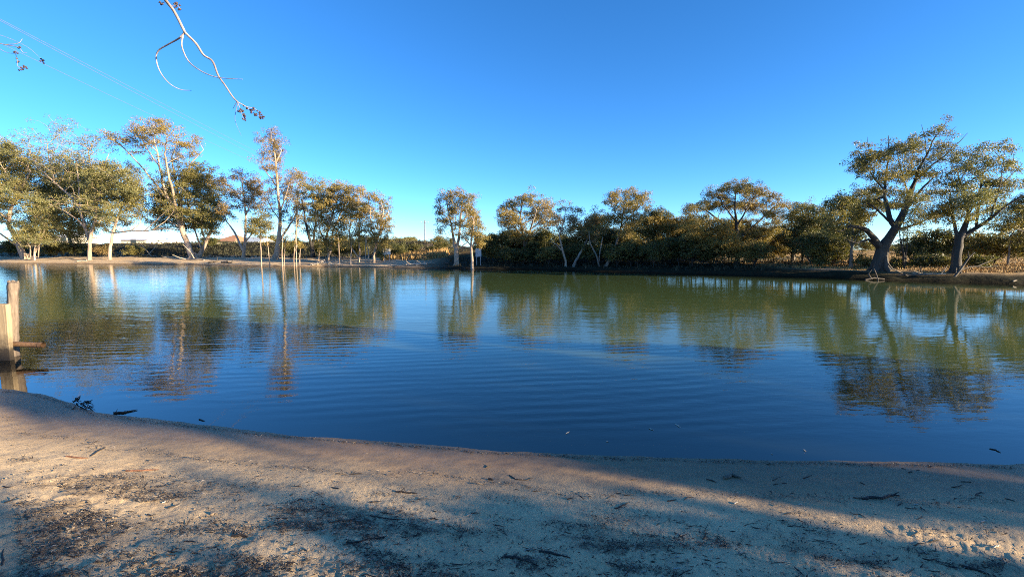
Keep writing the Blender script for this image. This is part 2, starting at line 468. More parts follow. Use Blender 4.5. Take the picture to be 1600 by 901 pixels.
# ------------------------------------------------------------------ tree builder
def grow(limbs, attractors, step, rng, bf=.3, tip_r=.012, up=.12):
    """Skeleton that starts from given limbs (N x 4: xyz + radius) and reaches out to every attractor."""
    P, PAR, SPEC, LEN = [], [], [], []
    def addn(p, par, spec):
        P.append(np.asarray(p, float)); PAR.append(par); SPEC.append(spec)
        LEN.append(0 if par < 0 else LEN[par] + float(np.linalg.norm(P[-1] - P[par])))
        return len(P) - 1
    for li, L in enumerate(limbs):
        L = np.asarray(L, float)
        seg = [L[0]]
        for a, c in zip(L[:-1], L[1:]):
            k = max(1, int(np.linalg.norm(c[:3] - a[:3]) / step))
            for q in range(1, k + 1):
                pnt = a + (c - a) * q / k
                if q < k: pnt[:3] += rng.normal(0, .05 * step, 3)
                seg.append(pnt)
        if li == 0: par = -1
        else:
            par = int(np.argmin(np.linalg.norm(np.array(P) - L[0][:3], axis=1)))
            seg = [s for s in seg if np.linalg.norm(s[:3] - P[par]) > .25 * step] or seg[-1:]
        for s in seg: par = addn(s[:3], par, s[3])
    nl = len(P)
    cap = nl + len(attractors) * 12 + 10
    A = np.zeros((cap, 3)); A[:nl] = P; Ln = np.zeros(cap); Ln[:nl] = LEN
    par_l, spec_l, n = list(PAR), list(SPEC), nl
    d0 = np.array([np.min(np.linalg.norm(A[:nl] - a, axis=1)) for a in attractors]) if len(attractors) else np.array([])
    tips = []
    for ai in np.argsort(d0):
        a = attractors[ai]
        dv = np.linalg.norm(A[:n] - a, axis=1)
        cost = dv + bf * Ln[:n] * .5 + .5 * np.maximum(0, A[:n, 2] - a[2])
        j = int(np.argmin(cost)); d = dv[j]
        k = int(np.clip(d / step, 1, 8))
        ctrl = (A[j] + a) / 2 + rng.normal(0, .12 * d, 3) + np.array([0, 0, up * d])
        par = j
        for q in range(1, k + 1):
            u = q / k
            A[n] = A[j] * (1 - u) ** 2 + 2 * u * (1 - u) * ctrl + u * u * a
            Ln[n] = Ln[par] + np.linalg.norm(A[n] - A[par]); par_l.append(par); spec_l.append(np.nan); par = n; n += 1
        tips.append(par)
    A = A[:n]; par = np.array(par_l); spec = np.array(spec_l)
    cnt = np.zeros(n); cnt[tips] = 1
    for k in range(n - 1, 0, -1): cnt[par[k]] += cnt[k]
    rad = tip_r * np.maximum(cnt, 1) ** .47
    for k in range(n):
        if not np.isnan(spec[k]): rad[k] = spec[k]
        elif par[k] >= 0: rad[k] = min(rad[k], rad[par[k]] * .85)
    return A, par, rad, nl

def skeleton_mesh(mbt, mbc, A, par, rad, nl, rng, sides_main=9):
    n = len(A); kids = [[] for _ in range(n)]
    for k in range(n):
        if par[k] >= 0: kids[par[k]].append(k)
    stack = [(0, -1)]
    while stack:
        start, frm = stack.pop()
        path = [frm] if frm >= 0 else []
        k = start
        while True:
            path.append(k)
            if not kids[k]: break
            ks = sorted(kids[k], key=lambda q: -rad[q])
            for q in ks[1:]: stack.append((q, k))
            k = ks[0]
        pts = A[path]; r = rad[path].copy()
        if frm >= 0: r[0] = min(r[0], r[1] * 1.15)
        main = start < nl
        if main:
            mbt.tube(pts, r, sides_main, 0, rough=.05, rng=rng)
        else:
            mbc.tube(pts, r, 4 if r[0] > .03 else 3, 0, cap=False)

def leaves(mb, centres, k, size, leafL, leafW, rng, mat=1, droop=.75, flat=.62):
    n = len(centres) * k
    if n == 0: return
    c = np.repeat(centres, k, axis=0)
    sz = np.repeat(size * rng.uniform(.65, 1.3, len(centres)), k)[:, None]
    u = rng.normal(0, 1, (n, 3)); u /= np.linalg.norm(u, axis=1)[:, None]
    rr = rng.uniform(0, 1, (n, 1)) ** .45
    off = u * rr * sz * np.array([1, 1, flat])
    off[:, 2] -= .25 * (off[:, 0] ** 2 + off[:, 1] ** 2) / sz[:, 0]
    p = c + off
    d = rng.normal(0, .75, (n, 3)); d[:, 2] -= droop; d /= np.linalg.norm(d, axis=1)[:, None]
    w = np.cross(d, rng.normal(0, 1, (n, 3))); w /= np.linalg.norm(w, axis=1)[:, None] + 1e-9
    L = leafL * rng.uniform(.6, 1.35, (n, 1)); W = leafW * rng.uniform(.6, 1.3, (n, 1))
    v = np.stack([p, p + d * L * .45 + w * W * .5, p + d * L, p + d * L * .5 - w * W * .5], 1).reshape(-1, 3)
    mb.add(v, np.arange(n * 4).reshape(-1, 4), mat)

def sample_blob(c, r, n, rng, cut=-.55, wild=.3):
    u = rng.normal(0, 1, (n * 3, 3)); u /= np.linalg.norm(u, axis=1)[:, None]
    rr = rng.uniform(0, 1, (n * 3, 1)) ** .45 * (1 + np.where(rng.uniform(0, 1, (n * 3, 1)) < wild, np.abs(rng.normal(0, .35, (n * 3, 1))), 0))
    q = u * rr
    q = q[q[:, 2] > cut][:n]
    return np.asarray(c) + q * np.asarray(r)

TREES = {}
def plant(name, label, cat, base, limbs, blobs, bark='pale', leaf='green', seed=0, sc=.9, k=64, lsize=.34, group=None,
          reject=None, step=.8, bf=.3, twig=.014, part=("trunk", "crown"), droop=.75, flare=True, up=.12, extra=None, tuft=5, wild=.3):
    """limbs: world polylines (xyz, radius); blobs: (centre, radii, density) in world metres."""
    rng = np.random.default_rng(1000 + seed)
    att = []
    for c, r, dens in blobs:
        r = np.maximum(np.asarray(r, float), .25)
        n = int(max(2, dens * 2.7 * (r[0] * r[2] + r[0] * r[1] + r[1] * r[2]) / (sc * sc) ))
        att.append(sample_blob(c, r, n, rng, wild=wild))
    if len(blobs) > 3:                                    # loose tufts between the main masses
        cs = np.array([q[0] for q in blobs]); n_ = sum(len(a) for a in att) // tuft
        i0 = rng.integers(0, len(cs), n_); dd_ = np.linalg.norm(cs[i0][:, None] - cs[None], axis=2) + 1e3 * np.eye(len(cs))[i0]
        i1 = np.argsort(dd_, axis=1)[np.arange(n_), rng.integers(0, min(3, len(cs) - 1), n_)]
        att.append(cs[i0] + (cs[i1] - cs[i0]) * rng.uniform(.2, .8, (n_, 1)) + rng.normal(0, sc * .8, (n_, 3)))
    att = np.vstack(att) if att else np.zeros((0, 3))
    if extra is not None: att = np.vstack([att, extra])
    att = att + rng.normal(0, sc * .30, att.shape)
    if reject is not None: att = att[~reject(att)]
    A, par, rad, nl = grow(limbs, att, step, rng, bf, twig, up)
    root = empty(name, base)
    tr, cr = MB(), MB()
    skeleton_mesh(tr, cr, A, par, rad, nl, rng)
    if flare:                                             # root flare
        L = np.asarray(limbs[0], float); r0 = L[0][3]
        for q in range(5):
            a = q * 2 * math.pi / 5 + rng.uniform(-.3, .3)
            dv = np.array([math.cos(a), math.sin(a), 0])
            tr.tube([L[0][:3] + np.array([0, 0, r0 * 2.0]) + dv * r0 * .55, L[0][:3] + np.array([0, 0, r0 * .5]) + dv * r0 * .85,
                     L[0][:3] + dv * r0 * 1.45 + np.array([0, 0, -.12])], [r0 * .3, r0 * .34, r0 * .2], 6, 0)
    if len(att): leaves(cr, att, k, sc, lsize, lsize * .36, rng, 1, droop)
    tr.build(part[0], BARK[bark], root, base)
    if cr.nv: cr.build(part[1], [BARK[bark], LEAF[leaf]], root, base)
    tag(root, label, cat, group)
    TREES[label] = root
    return root

def tree_px(label, bx, d, limbs, blobs, bark='pale', leaf='green', seed=0, depth=.85, name="gum_tree", cat="tree", group=None, **kw):
    """A tree d metres away, its limbs and leaf masses sized from the photograph; it has the same thickness in depth as in width."""
    rng = np.random.default_rng(seed + 50)
    X = (bx - 800) / F_PX * d / CT * 1.0
    r0 = ray(bx, 405); X = r0[0] / r0[1] * d
    base = np.array([X, d, float(terrain(X, d)) - .05])
    m = px_scale(d)
    cx = np.mean([q[0] for q in blobs]) if blobs else bx
    span = max(1, max([abs(q[0] - cx) + q[2] for q in blobs]) if blobs else 1)
    WL = []
    for li, L in enumerate(limbs):
        out = []
        drift = rng.uniform(-.45, .45) if li else rng.uniform(-.1, .1)
        y0 = 0.0
        if li:   # start on an existing limb point's depth
            best = min((np.hypot(q[0] - L[0][0], q[1] - L[0][1]), q[2]) for q in seen)
            y0 = best[1]
        seen = seen if li else []
        for q, pt in enumerate(L):
            prog = (math.hypot(pt[0] - L[0][0], pt[1] - L[0][1])) * m
            y = y0 + drift * prog
            w = pt[2] if len(pt) > 2 else max(1.0, 2.0 - .3 * q)
            p3 = at(pt[0], pt[1], d + y)
            out.append((*p3, max(.012, w * m * .5 * (.78 if w < 8 else .86))))
            seen.append((pt[0], pt[1], y))
        if li == 0: out.insert(0, (*base, out[0][3] * 1.12))
        WL.append(np.array(out))
    WB = []
    for q in blobs:
        dens = q[4] if len(q) > 4 else 1.0
        room = math.sqrt(max(0, 1 - min(1, abs(q[0] - cx) / span) ** 2))
        y = rng.uniform(-1, 1) * depth * room * span * m * .8
        c = at(q[0], q[1], d + y)
        WB.append((c, (q[2] * m * 1.06, max(q[2], q[3]) * m * .95, q[3] * m * 1.5), dens * .82))
    sc = kw.pop('sc', .0104 * d)
    WB = [(c_, r_, q_ * kw.get('dens', 1)) for c_, r_, q_ in WB]; kw.pop('dens', 0)
    return plant(name, label, cat, base, WL, WB, bark, leaf, seed, sc=sc, lsize=kw.pop('lsize', sc * .31), step=kw.pop('step', .010 * d), group=group,
                 twig=kw.pop('twig', .00022 * d), **kw)

# ------------------------------------------------------------------ left bank trees
tree_px("leaning gum at the far left edge with a thick bent trunk and green crown", 40, 83,
        [[(36, 398, 9), (26, 375, 8), (13, 350, 6), (16, 328, 5), (30, 300, 4.5), (48, 268, 3)], [(30, 386, 4), (10, 372, 3), (-15, 355, 2)], [(14, 345, 3), (2, 335, 2.5), (-12, 320, 2)], [(30, 300, 3), (12, 275, 2.5), (0, 255, 1.5)]],
        [(5, 258, 28, 20), (8, 300, 28, 22), (42, 258, 22, 16), (-25, 290, 35, 40), (25, 235, 22, 14, .6), (-10, 232, 30, 16, .6), (35, 290, 20, 18), (5, 335, 22, 14, .7), (-25, 340, 25, 16, .7)], 'pale', 'green', 1)
tree_px("small bright green multi stemmed gum beside the leaning trunk at far left", 54, 80,
        [[(54, 392, 3), (54, 365, 2.5), (55, 330, 1.5)], [(52, 402, 3), (60, 384, 2.5), (70, 358, 1.5)], [(60, 402, 2), (61, 384, 2), (62, 370, 1.5)], [(48, 403, 2.5), (47, 385, 2), (42, 378, 1.2)]],
        [(55, 345, 28, 16), (76, 368, 18, 14), (36, 365, 14, 14), (60, 322, 20, 14), (52, 372, 24, 12), (84, 350, 12, 12)], 'pale', 'green', 2)
tree_px("white barked gum with bare forking limbs and a thin airy top on the left bank", 140, 79,
        [[(140, 392, 6.6), (140, 378, 6), (143, 362, 5.4), (149, 345, 4.6), (150, 320, 3.8), (148, 292, 2.8), (142, 262, 2), (138, 235, 1.5)], [(139, 378, 4.6), (133, 355, 4.2), (127, 335, 3.6), (112, 308, 3.5), (85, 285, 3), (60, 262, 2), (48, 240, 1.2)],
         [(136, 362, 3), (120, 342, 2.5), (98, 328, 2), (75, 318, 1.2)], [(146, 356, 3), (160, 342, 2.5), (176, 330, 1.8)], [(150, 325, 3), (158, 300, 2), (160, 280, 1.5)], [(127, 335, 3), (124, 305, 2.4), (122, 280, 1.8), (120, 250, 1.2)],
         [(85, 285, 2), (78, 255, 1.6), (74, 225, 1.1)], [(148, 290, 2), (162, 262, 1.5), (170, 240, 1)]],
        [(62, 212, 26, 14, .35), (100, 200, 26, 12, .45), (112, 222, 30, 12, .5), (152, 218, 18, 8, .45), (172, 225, 14, 8, .45), (90, 248, 34, 16, .5), (130, 248, 26, 12, .5), (50, 235, 18, 14, .35), (118, 278, 30, 18, .45), (75, 275, 26, 16, .45), (112, 322, 26, 14, .5), (96, 348, 16, 9, .5), (160, 300, 18, 12, .5)], 'pale', 'green', 3, k=30, dens=.8)
tree_px("broad green gum crown filling in behind the white barked tree", 112, 92,
        [[(112, 395, 6), (108, 370, 5), (112, 345, 4), (118, 310, 3)], [(108, 372, 4), (92, 345, 3), (84, 320, 2)], [(112, 350, 3), (130, 330, 2)]],
        [(92, 300, 30, 20), (122, 322, 34, 18), (80, 330, 24, 20), (152, 300, 22, 20), (112, 350, 24, 12), (145, 342, 16, 14), (75, 362, 18, 14), (120, 290, 30, 18), (70, 285, 30, 20), (100, 262, 34, 16, .8), (135, 275, 26, 16, .8), (60, 318, 24, 18), (128, 368, 22, 8)], 'grey', 'green', 4)
tree_px("gum with curving pale trunk, full green crown and long bare low branches", 172, 79,
        [[(172, 392, 5.6), (175, 370, 4.8), (182, 346, 4), (190, 322, 3.5), (198, 300, 2), (200, 275, 1.2)], [(181, 348, 3.5), (168, 325, 2.5), (160, 300, 1.8)], [(178, 364, 3), (205, 360, 3), (228, 361, 2.6), (252, 357, 2), (282, 358, 1)],
         [(226, 361, 2), (240, 347, 1.6), (262, 328, 1.2)], [(206, 360, 2), (220, 348, 1.5), (218, 340, 1)], [(240, 358, 1.6), (258, 346, 1.3), (272, 330, 1)], [(186, 335, 2.5), (205, 322, 2), (218, 305, 1.3)]],
        [(165, 285, 28, 18), (200, 288, 24, 18), (180, 266, 30, 12), (150, 308, 20, 16), (205, 316, 18, 14), (172, 335, 20, 12), (188, 300, 26, 14), (150, 275, 18, 12), (218, 300, 14, 12, .7), (160, 352, 16, 10), (214, 332, 14, 10, .8), (190, 345, 16, 9, .8)], 'pale', 'green', 5)
tree_px("tall vase shaped gum with many pale limbs and flat tufts of leaves on top", 302, 80,
        [[(299, 398, 10), (291, 375, 9), (281, 348, 8), (268, 320, 5.5), (257, 295, 4.5), (250, 265, 3.4), (246, 238, 2.4), (238, 212, 1.5)], [(279, 343, 5), (271, 305, 4.5), (263, 272, 3.6), (257, 240, 2.4), (261, 214, 1.4)],
         [(282, 350, 5), (279, 312, 4.2), (273, 276, 3), (268, 246, 2), (277, 222, 1.2)], [(284, 354, 5), (283, 312, 4), (289, 276, 3), (299, 254, 2.2), (318, 234, 1.2)], [(266, 316, 3.5), (242, 286, 3), (224, 264, 2.6), (206, 244, 2), (188, 226, 1.3), (172, 216, 1)],
         [(284, 356, 3), (276, 352, 2.4), (264, 345, 1.4)], [(250, 262, 2), (232, 236, 1.5), (218, 212, 1)], [(276, 334, 3), (262, 322, 2.4), (242, 308, 1.5)]],
        [(214, 201, 15, 6), (240, 195, 20, 6), (262, 208, 13, 6), (224, 214, 14, 5), (246, 224, 16, 5), (286, 224, 17, 6), (305, 222, 14, 5), (276, 243, 18, 5, .8), (190, 221, 17, 5), (174, 212, 12, 4), (218, 235, 12, 5), (250, 250, 12, 5, .7), (297, 240, 13, 4), (205, 215, 10, 5), (255, 194, 12, 5), (232, 206, 16, 6)], 'pale', 'gold', 6, k=54, dens=.75)
tree_px("dense rounded dark green gum just behind the vase shaped tree", 311, 84,
        [[(312, 398, 7), (322, 378, 6), (330, 360, 5), (333, 340, 3)], [(316, 390, 4), (308, 370, 3), (300, 345, 2.4), (292, 310, 1.8)], [(322, 378, 3), (312, 352, 2.4), (315, 320, 1.6)]],
        [(290, 288, 36, 18), (320, 300, 30, 22), (305, 328, 40, 20), (268, 322, 24, 22), (336, 333, 16, 18), (300, 270, 32, 13), (250, 345, 18, 14), (332, 358, 14, 10), (296, 350, 26, 10), (262, 300, 20, 16), (318, 345, 22, 12), (244, 322, 14, 14)], 'pale', 'olive', 7)
tree_px("thin crowned rusty gum with reddish leaf tufts between round and slender trees", 380, 79,
        [[(381, 392, 6), (383, 370, 5), (384, 340, 3.5), (381, 305, 2.4), (378, 282, 1.4)], [(378, 388, 4.5), (366, 362, 3.5), (353, 345, 2.2), (345, 320, 1.4)], [(384, 378, 3), (396, 362, 2.2), (404, 335, 1.4)], [(384, 338, 2.4), (394, 312, 1.6), (402, 292, 1)], [(383, 320, 2), (368, 300, 1.4), (354, 288, 1)]],
        [(350, 284, 13, 5), (375, 275, 14, 6), (396, 286, 16, 6), (406, 300, 13, 6), (362, 303, 14, 8), (386, 316, 14, 7), (350, 328, 10, 9), (402, 322, 11, 7), (370, 322, 10, 6, .6), (392, 300, 14, 6)], 'pale', 'brown', 8, dens=.95)
tree_px("little ball crowned gum sapling standing alone at the waterline on the left", 408, 62.2,
        [[(408, 402, 2.2), (407, 378, 2), (406, 352, 1.5)], [(407, 374, 1.4), (398, 360, 1)], [(407, 370, 1.2), (415, 358, 1)]],
        [(405, 344, 17, 10), (394, 355, 11, 9), (416, 354, 10, 9), (406, 360, 12, 7)], 'pale', 'olive', 9, flare=False)
tree_px("tallest slender gum with a straight white trunk and narrow tufted crown", 431, 74,
        [[(432, 398, 9), (436, 370, 7.5), (438, 335, 5.5), (434, 295, 4.2), (431, 255, 3), (426, 218, 1.6)], [(438, 374, 5), (450, 356, 3.6), (461, 338, 2.4), (468, 315, 1.4)], [(438, 330, 3), (447, 303, 2.2), (452, 285, 1.3)], [(433, 292, 2.4), (418, 272, 1.6), (408, 255, 1)], [(438, 345, 2.6), (424, 325, 1.8), (416, 308, 1.2)], [(431, 255, 2), (440, 235, 1.3)]],
        [(425, 206, 11, 4), (414, 218, 11, 5), (433, 224, 11, 6), (420, 238, 14, 6), (438, 248, 10, 8), (424, 260, 13, 6), (430, 282, 14, 6, .8), (441, 298, 13, 8, .8), (418, 308, 11, 8), (452, 284, 13, 6, .8), (456, 308, 13, 8, .8), (445, 333, 12, 7, .8), (462, 343, 9, 6, .8), (410, 252, 7, 4, .6), (415, 330, 8, 7)], 'pale', 'brown', 10, dens=.9)
tree_px("thin grey gum half hidden to the right of the tallest slender tree", 463, 79,
        [[(464, 392, 4), (463, 360, 3.4), (464, 325, 2.6), (466, 292, 1.6)], [(463, 352, 2), (474, 330, 1.4)], [(464, 325, 1.8), (455, 300, 1.2)]],
        [(463, 272, 15, 7), (472, 292, 13, 8), (455, 318, 12, 8, .7), (477, 318, 12, 10, .7), (468, 340, 10, 8, .6)], 'grey', 'gold', 11, dens=.95)
tree_px("gum with a black forked trunk and dark lower leaves on the left bank", 489, 75,
        [[(489, 394, 8), (487, 384, 6), (481, 362, 4.6), (476, 338, 3.4), (472, 312, 2)], [(489, 386, 5), (491, 362, 4), (496, 332, 3), (498, 305, 1.8)], [(492, 376, 2), (508, 366, 1)]],
        [(495, 290, 17, 7), (480, 304, 13, 8), (491, 340, 11, 10, .8), (502, 318, 14, 10), (468, 324, 10, 9, .8), (486, 360, 10, 8, .8), (500, 350, 10, 10), (476, 348, 9, 9, .8)], 'dark', 'olive', 12, dens=1.0)
tree_px("golden green multi stemmed gum with the widest crown of the left bank clump", 512, 69,
        [[(514, 396, 4.6), (508, 376, 4.2), (515, 350, 3.4), (525, 320, 2.6), (530, 296, 1.5)], [(516, 394, 4), (520, 362, 3.4), (533, 332, 2.4), (546, 306, 1.4)], [(508, 378, 3), (500, 360, 2.5), (494, 335, 1.5)], [(515, 350, 2), (508, 325, 1.5), (505, 300, 1)]],
        [(520, 293, 20, 7), (536, 303, 18, 10), (505, 308, 17, 9), (520, 322, 26, 12), (546, 328, 14, 14), (510, 343, 19, 12), (495, 330, 13, 9), (536, 348, 14, 11), (522, 362, 14, 8, .8), (500, 372, 13, 9, .7), (534, 374, 13, 9, .7), (515, 385, 12, 7, .5)], 'pale', 'gold', 13)
tree_px("twin stemmed slim gum between the wide golden crown and the clump's right end", 560, 66,
        [[(562, 400, 3.6), (561, 370, 3), (562, 335, 2.2), (560, 305, 1.2)], [(562, 405, 3), (548, 385, 3), (546, 360, 2.4), (552, 325, 1.6), (554, 300, 1)], [(561, 372, 2), (568, 345, 1.2)]],
        [(555, 298, 14, 7), (562, 316, 12, 10), (551, 343, 11, 10, .8), (566, 342, 8, 12, .8), (545, 315, 9, 9), (560, 368, 9, 10, .5), (548, 378, 9, 10, .7), (568, 366, 9, 10, .7), (556, 330, 12, 10)], 'pale', 'gold', 14, dens=1.1)
tree_px("golden gum at the right end of the left bank clump with low leafy skirt", 584, 64.5,
        [[(584, 398, 5), (588, 380, 4.2), (594, 360, 3.2), (599, 332, 2.2), (595, 310, 1.2)], [(590, 374, 2.8), (602, 348, 2), (607, 330, 1.2)], [(588, 380, 2), (580, 352, 1.6), (578, 325, 1)]],
        [(585, 309, 15, 6), (601, 323, 12, 10), (580, 333, 10, 10, .8), (602, 348, 11, 11), (574, 354, 11, 9, .8), (598, 384, 9, 9), (589, 368, 11, 7, .8), (570, 325, 9, 8), (604, 370, 8, 9), (592, 345, 12, 10), (578, 372, 9, 9, .8)], 'pale', 'gold', 15, dens=1.1)

# slender saplings at the water's edge
SAPL = [(421, 62.6, 372), (441, 61.6, 360), (444, 62.2, 372), (459, 62.0, 366), (463, 61.4, 345), (468, 62.6, 383), (530, 62, 372), (548, 62.5, 378), (571, 62.5, 362), (576, 62.2, 374), (498, 64, 386)]
SAPL_LABEL = ["slim sapling stem just left of the tall white trunk's foot", "pale sapling stem in the water right below the tall white trunk", "shorter sapling stem crossing behind the one below the tall white trunk",
              "leaning pale sapling stem left of the tallest bare sapling", "tallest bare sapling stem, straight, between tall white trunk and black forked trunk", "stubby broken sapling stem right of the tallest bare sapling",
              "thin sapling stem below the wide golden multi stemmed gum", "thin sapling stem at the left foot of the twin stemmed gum", "tall thin sapling stem between twin stemmed gum and the last golden gum",
              "short thin sapling stem at the left foot of the last golden gum", "low crooked sapling stem in front of the black forked trunk"]
for i, (sx, sd, top) in enumerate(SAPL):
    lean = [-4, 1, 3, 3, 0, 2, -1, 2, 1, -3, 2][i]
    tree_px(SAPL_LABEL[i], sx, sd, [[(sx, 405, [1.7, 2.4, 1.5, 2.0][i % 4]), (sx + lean * .4, (405 + top) / 2, 1.5), (sx + lean, top, .9)]],
            [(sx + lean, top - 3, 6, 7, .35), (sx + lean + 2, top + 8, 5, 6, .25)], 'pale', 'gold', 200 + i, name="gum_sapling", group="slender saplings at the far water's edge", flare=False, part=("stem", "crown"))

# ------------------------------------------------------------------ middle trees
tree_px("round crowned golden gum standing apart in the middle with a pale forked trunk", 713, 57.5,
        [[(713, 396, 8), (713, 388, 8), (709, 374, 5), (705, 350, 3.4), (700, 325, 2.4), (697, 308, 1.3)], [(714, 388, 6), (717, 372, 5), (719, 350, 3.4), (721, 325, 2.4), (724, 305, 1.3)], [(716, 391, 2.6), (722, 385, 2.2), (730, 378, 1.4)], [(719, 350, 2.2), (732, 335, 1.6), (738, 320, 1)], [(706, 355, 2), (694, 345, 1.4), (688, 335, 1)]],
        [(694, 308, 11, 7), (714, 303, 14, 6), (734, 314, 13, 8), (687, 328, 10, 9), (712, 326, 15, 10), (736, 338, 13, 10), (691, 352, 10, 9, .8), (714, 352, 12, 9, .7), (741, 358, 9, 10, .8), (728, 366, 9, 8, .6), (690, 372, 7, 7, .7), (700, 340, 12, 8, .8)], 'pale', 'gold', 20, dens=1.1)
tree_px("slim drooping gum standing in the shallows at the middle of the far shore", 738, 53.2,
        [[(738, 408, 6), (737, 396, 5), (736, 384, 4.6), (739, 360, 3.2), (741, 335, 1.8)], [(736, 383, 2.4), (726, 372, 2), (716, 362, 1.2)], [(737, 388, 2.2), (745, 372, 2), (748, 355, 1.2)]],
        [(742, 344, 11, 8), (749, 364, 9, 11), (735, 332, 9, 8), (750, 382, 7, 8), (734, 360, 7, 8, .6), (744, 372, 8, 9)], 'pale', 'gold', 21)

# ------------------------------------------------------------------ right bank trees
tree_px("big round topped golden gum above the left end of the dark thicket", 822, 59,
        [[(822, 396, 7), (818, 372, 5), (813, 345, 3.4), (815, 318, 1.6)], [(821, 388, 4.5), (829, 358, 3.4), (838, 328, 1.8)], [(818, 372, 3), (800, 350, 2.2), (792, 335, 1.2)], [(829, 358, 2.4), (848, 345, 1.6), (856, 330, 1)]],
        [(798, 322, 16, 8), (826, 312, 18, 8), (850, 324, 15, 9), (788, 334, 10, 7), (804, 344, 17, 9), (836, 338, 20, 10), (857, 346, 13, 10), (815, 366, 20, 9), (846, 372, 17, 9), (790, 352, 9, 8, .7)], 'grey', 'gold', 22, dens=1.3)
tree_px("sparse gum with a thin white bent trunk against the dark thicket", 884, 52.6,
        [[(884, 408, 4.6), (878, 388, 4), (874, 366, 3), (882, 342, 2), (884, 326, 1)], [(879, 392, 2), (870, 382, 1.6), (860, 377, 1)], [(876, 358, 1.8), (890, 350, 1.4), (902, 338, 1)], [(875, 366, 1.6), (868, 348, 1)]],
        [(882, 324, 8, 6, .7), (870, 342, 10, 7, .7), (890, 343, 11, 7, .7), (905, 330, 9, 5, .6), (900, 350, 11, 7, .7), (880, 362, 12, 6, .7)], 'pale', 'brown', 23, dens=1.5)
tree_px("gum leaning right over the shore beside the thin white bent trunk", 896, 51.8,
        [[(899, 408, 5), (911, 387, 4), (922, 366, 2.8), (933, 350, 1.4)], [(910, 388, 2.4), (925, 380, 1.8), (935, 370, 1)]],
        [(920, 350, 13, 6, .7), (936, 344, 11, 6, .7), (914, 366, 12, 5, .7), (932, 334, 8, 5, .5), (938, 362, 10, 6, .6)], 'grey', 'brown', 24, dens=1.5)
tree_px("gum with a thin bare V of stems left of the tallest golden crown", 937, 50.8,
        [[(935, 410, 3.6), (930, 395, 3), (922, 380, 2.4), (920, 362, 1.3)], [(936, 408, 2.8), (938, 390, 2.4), (942, 370, 1.4)]],
        [(924, 358, 10, 6, .6), (942, 360, 10, 8, .6), (932, 372, 12, 6, .6)], 'grey', 'olive', 25, flare=False)
tree_px("tallest golden gum of the middle right bank with a forked leaning trunk", 947, 50.4,
        [[(952, 405, 5.4), (961, 386, 4.6), (968, 364, 3.6), (973, 338, 2.6), (977, 314, 1.4)], [(960, 388, 2.6), (973, 376, 2), (984, 362, 1.2)], [(970, 354, 2.4), (988, 335, 1.8), (998, 318, 1)], [(972, 345, 2), (960, 330, 1.4), (955, 318, 1)]],
        [(964, 307, 14, 7), (990, 303, 15, 6), (1005, 316, 11, 8), (953, 315, 8, 7), (980, 322, 20, 8), (966, 342, 14, 9), (990, 342, 15, 10), (980, 362, 11, 10), (952, 345, 10, 8, .7), (990, 375, 8, 9, .7)], 'grey', 'gold', 26, dens=1.3)
tree_px("dark flat topped gum tucked right behind the tallest golden crown", 1026, 55,
        [[(1026, 396, 5), (1024, 365, 4), (1022, 342, 2.4)], [(1024, 368, 2.4), (1038, 348, 1.4)]],
        [(1020, 334, 15, 7), (1039, 339, 11, 6), (1010, 348, 13, 8), (1034, 353, 13, 8), (1020, 368, 15, 9)], 'dark', 'dark', 27, dens=1.5)
tree_px("low round gum filling the dip left of the huge bronze crown", 1066, 54, [[(1066, 398, 5), (1064, 372, 3.6), (1062, 350, 2)], [(1065, 374, 2.6), (1082, 356, 1.4)], [(1065, 376, 2.4), (1050, 360, 1.2)]],
        [(1064, 345, 15, 7), (1084, 352, 13, 8), (1050, 358, 13, 8), (1070, 368, 18, 9)], 'grey', 'gold', 40, dens=1.2)
tree_px("low spreading gum filling the dip right of the huge bronze crown", 1240, 52, [[(1240, 402, 5), (1238, 372, 3.6), (1236, 345, 2)], [(1239, 374, 2.6), (1258, 352, 1.4)], [(1239, 378, 2.4), (1222, 362, 1.2)]],
        [(1236, 336, 14, 8), (1256, 344, 14, 8), (1222, 356, 13, 9), (1246, 362, 18, 9), (1275, 348, 12, 8)], 'grey', 'olive', 41, dens=1.3)
tree_px("huge wide spreading gum with a domed bronze crown on the right bank", 1152, 45.5,
        [[(1152, 402, 8.5), (1153, 372, 7), (1150, 346, 5), (1148, 318, 3), (1150, 298, 1.5)], [(1152, 372, 4.6), (1128, 348, 3.6), (1102, 328, 2.4), (1082, 322, 1.2)], [(1154, 372, 4.6), (1184, 348, 3.6), (1206, 326, 2.2), (1220, 318, 1.2)], [(1152, 352, 3.4), (1170, 322, 2.4), (1182, 302, 1.3)], [(1150, 346, 3.4), (1130, 318, 2.4), (1120, 302, 1.2)], [(1152, 385, 3), (1116, 372, 2.4), (1092, 355, 1.3)], [(1154, 383, 3), (1192, 370, 2.4), (1216, 352, 1.3)]],
        [(1150, 293, 24, 7), (1180, 298, 20, 7), (1120, 303, 16, 8), (1206, 310, 13, 7), (1080, 324, 13, 6), (1104, 322, 17, 8), (1136, 320, 20, 9), (1170, 322, 22, 10), (1206, 333, 17, 10), (1226, 320, 8, 7), (1084, 348, 15, 9), (1120, 352, 19, 10), (1160, 352, 24, 10), (1200, 358, 21, 10), (1140, 380, 24, 11), (1180, 386, 24, 11), (1102, 378, 19, 11), (1130, 366, 22, 10), (1186, 368, 20, 10), (1214, 372, 16, 10), (1088, 366, 14, 9), (1158, 392, 24, 9), (1210, 392, 18, 9)], 'dark', 'gold', 28, dens=1.3, tuft=7, wild=.2)
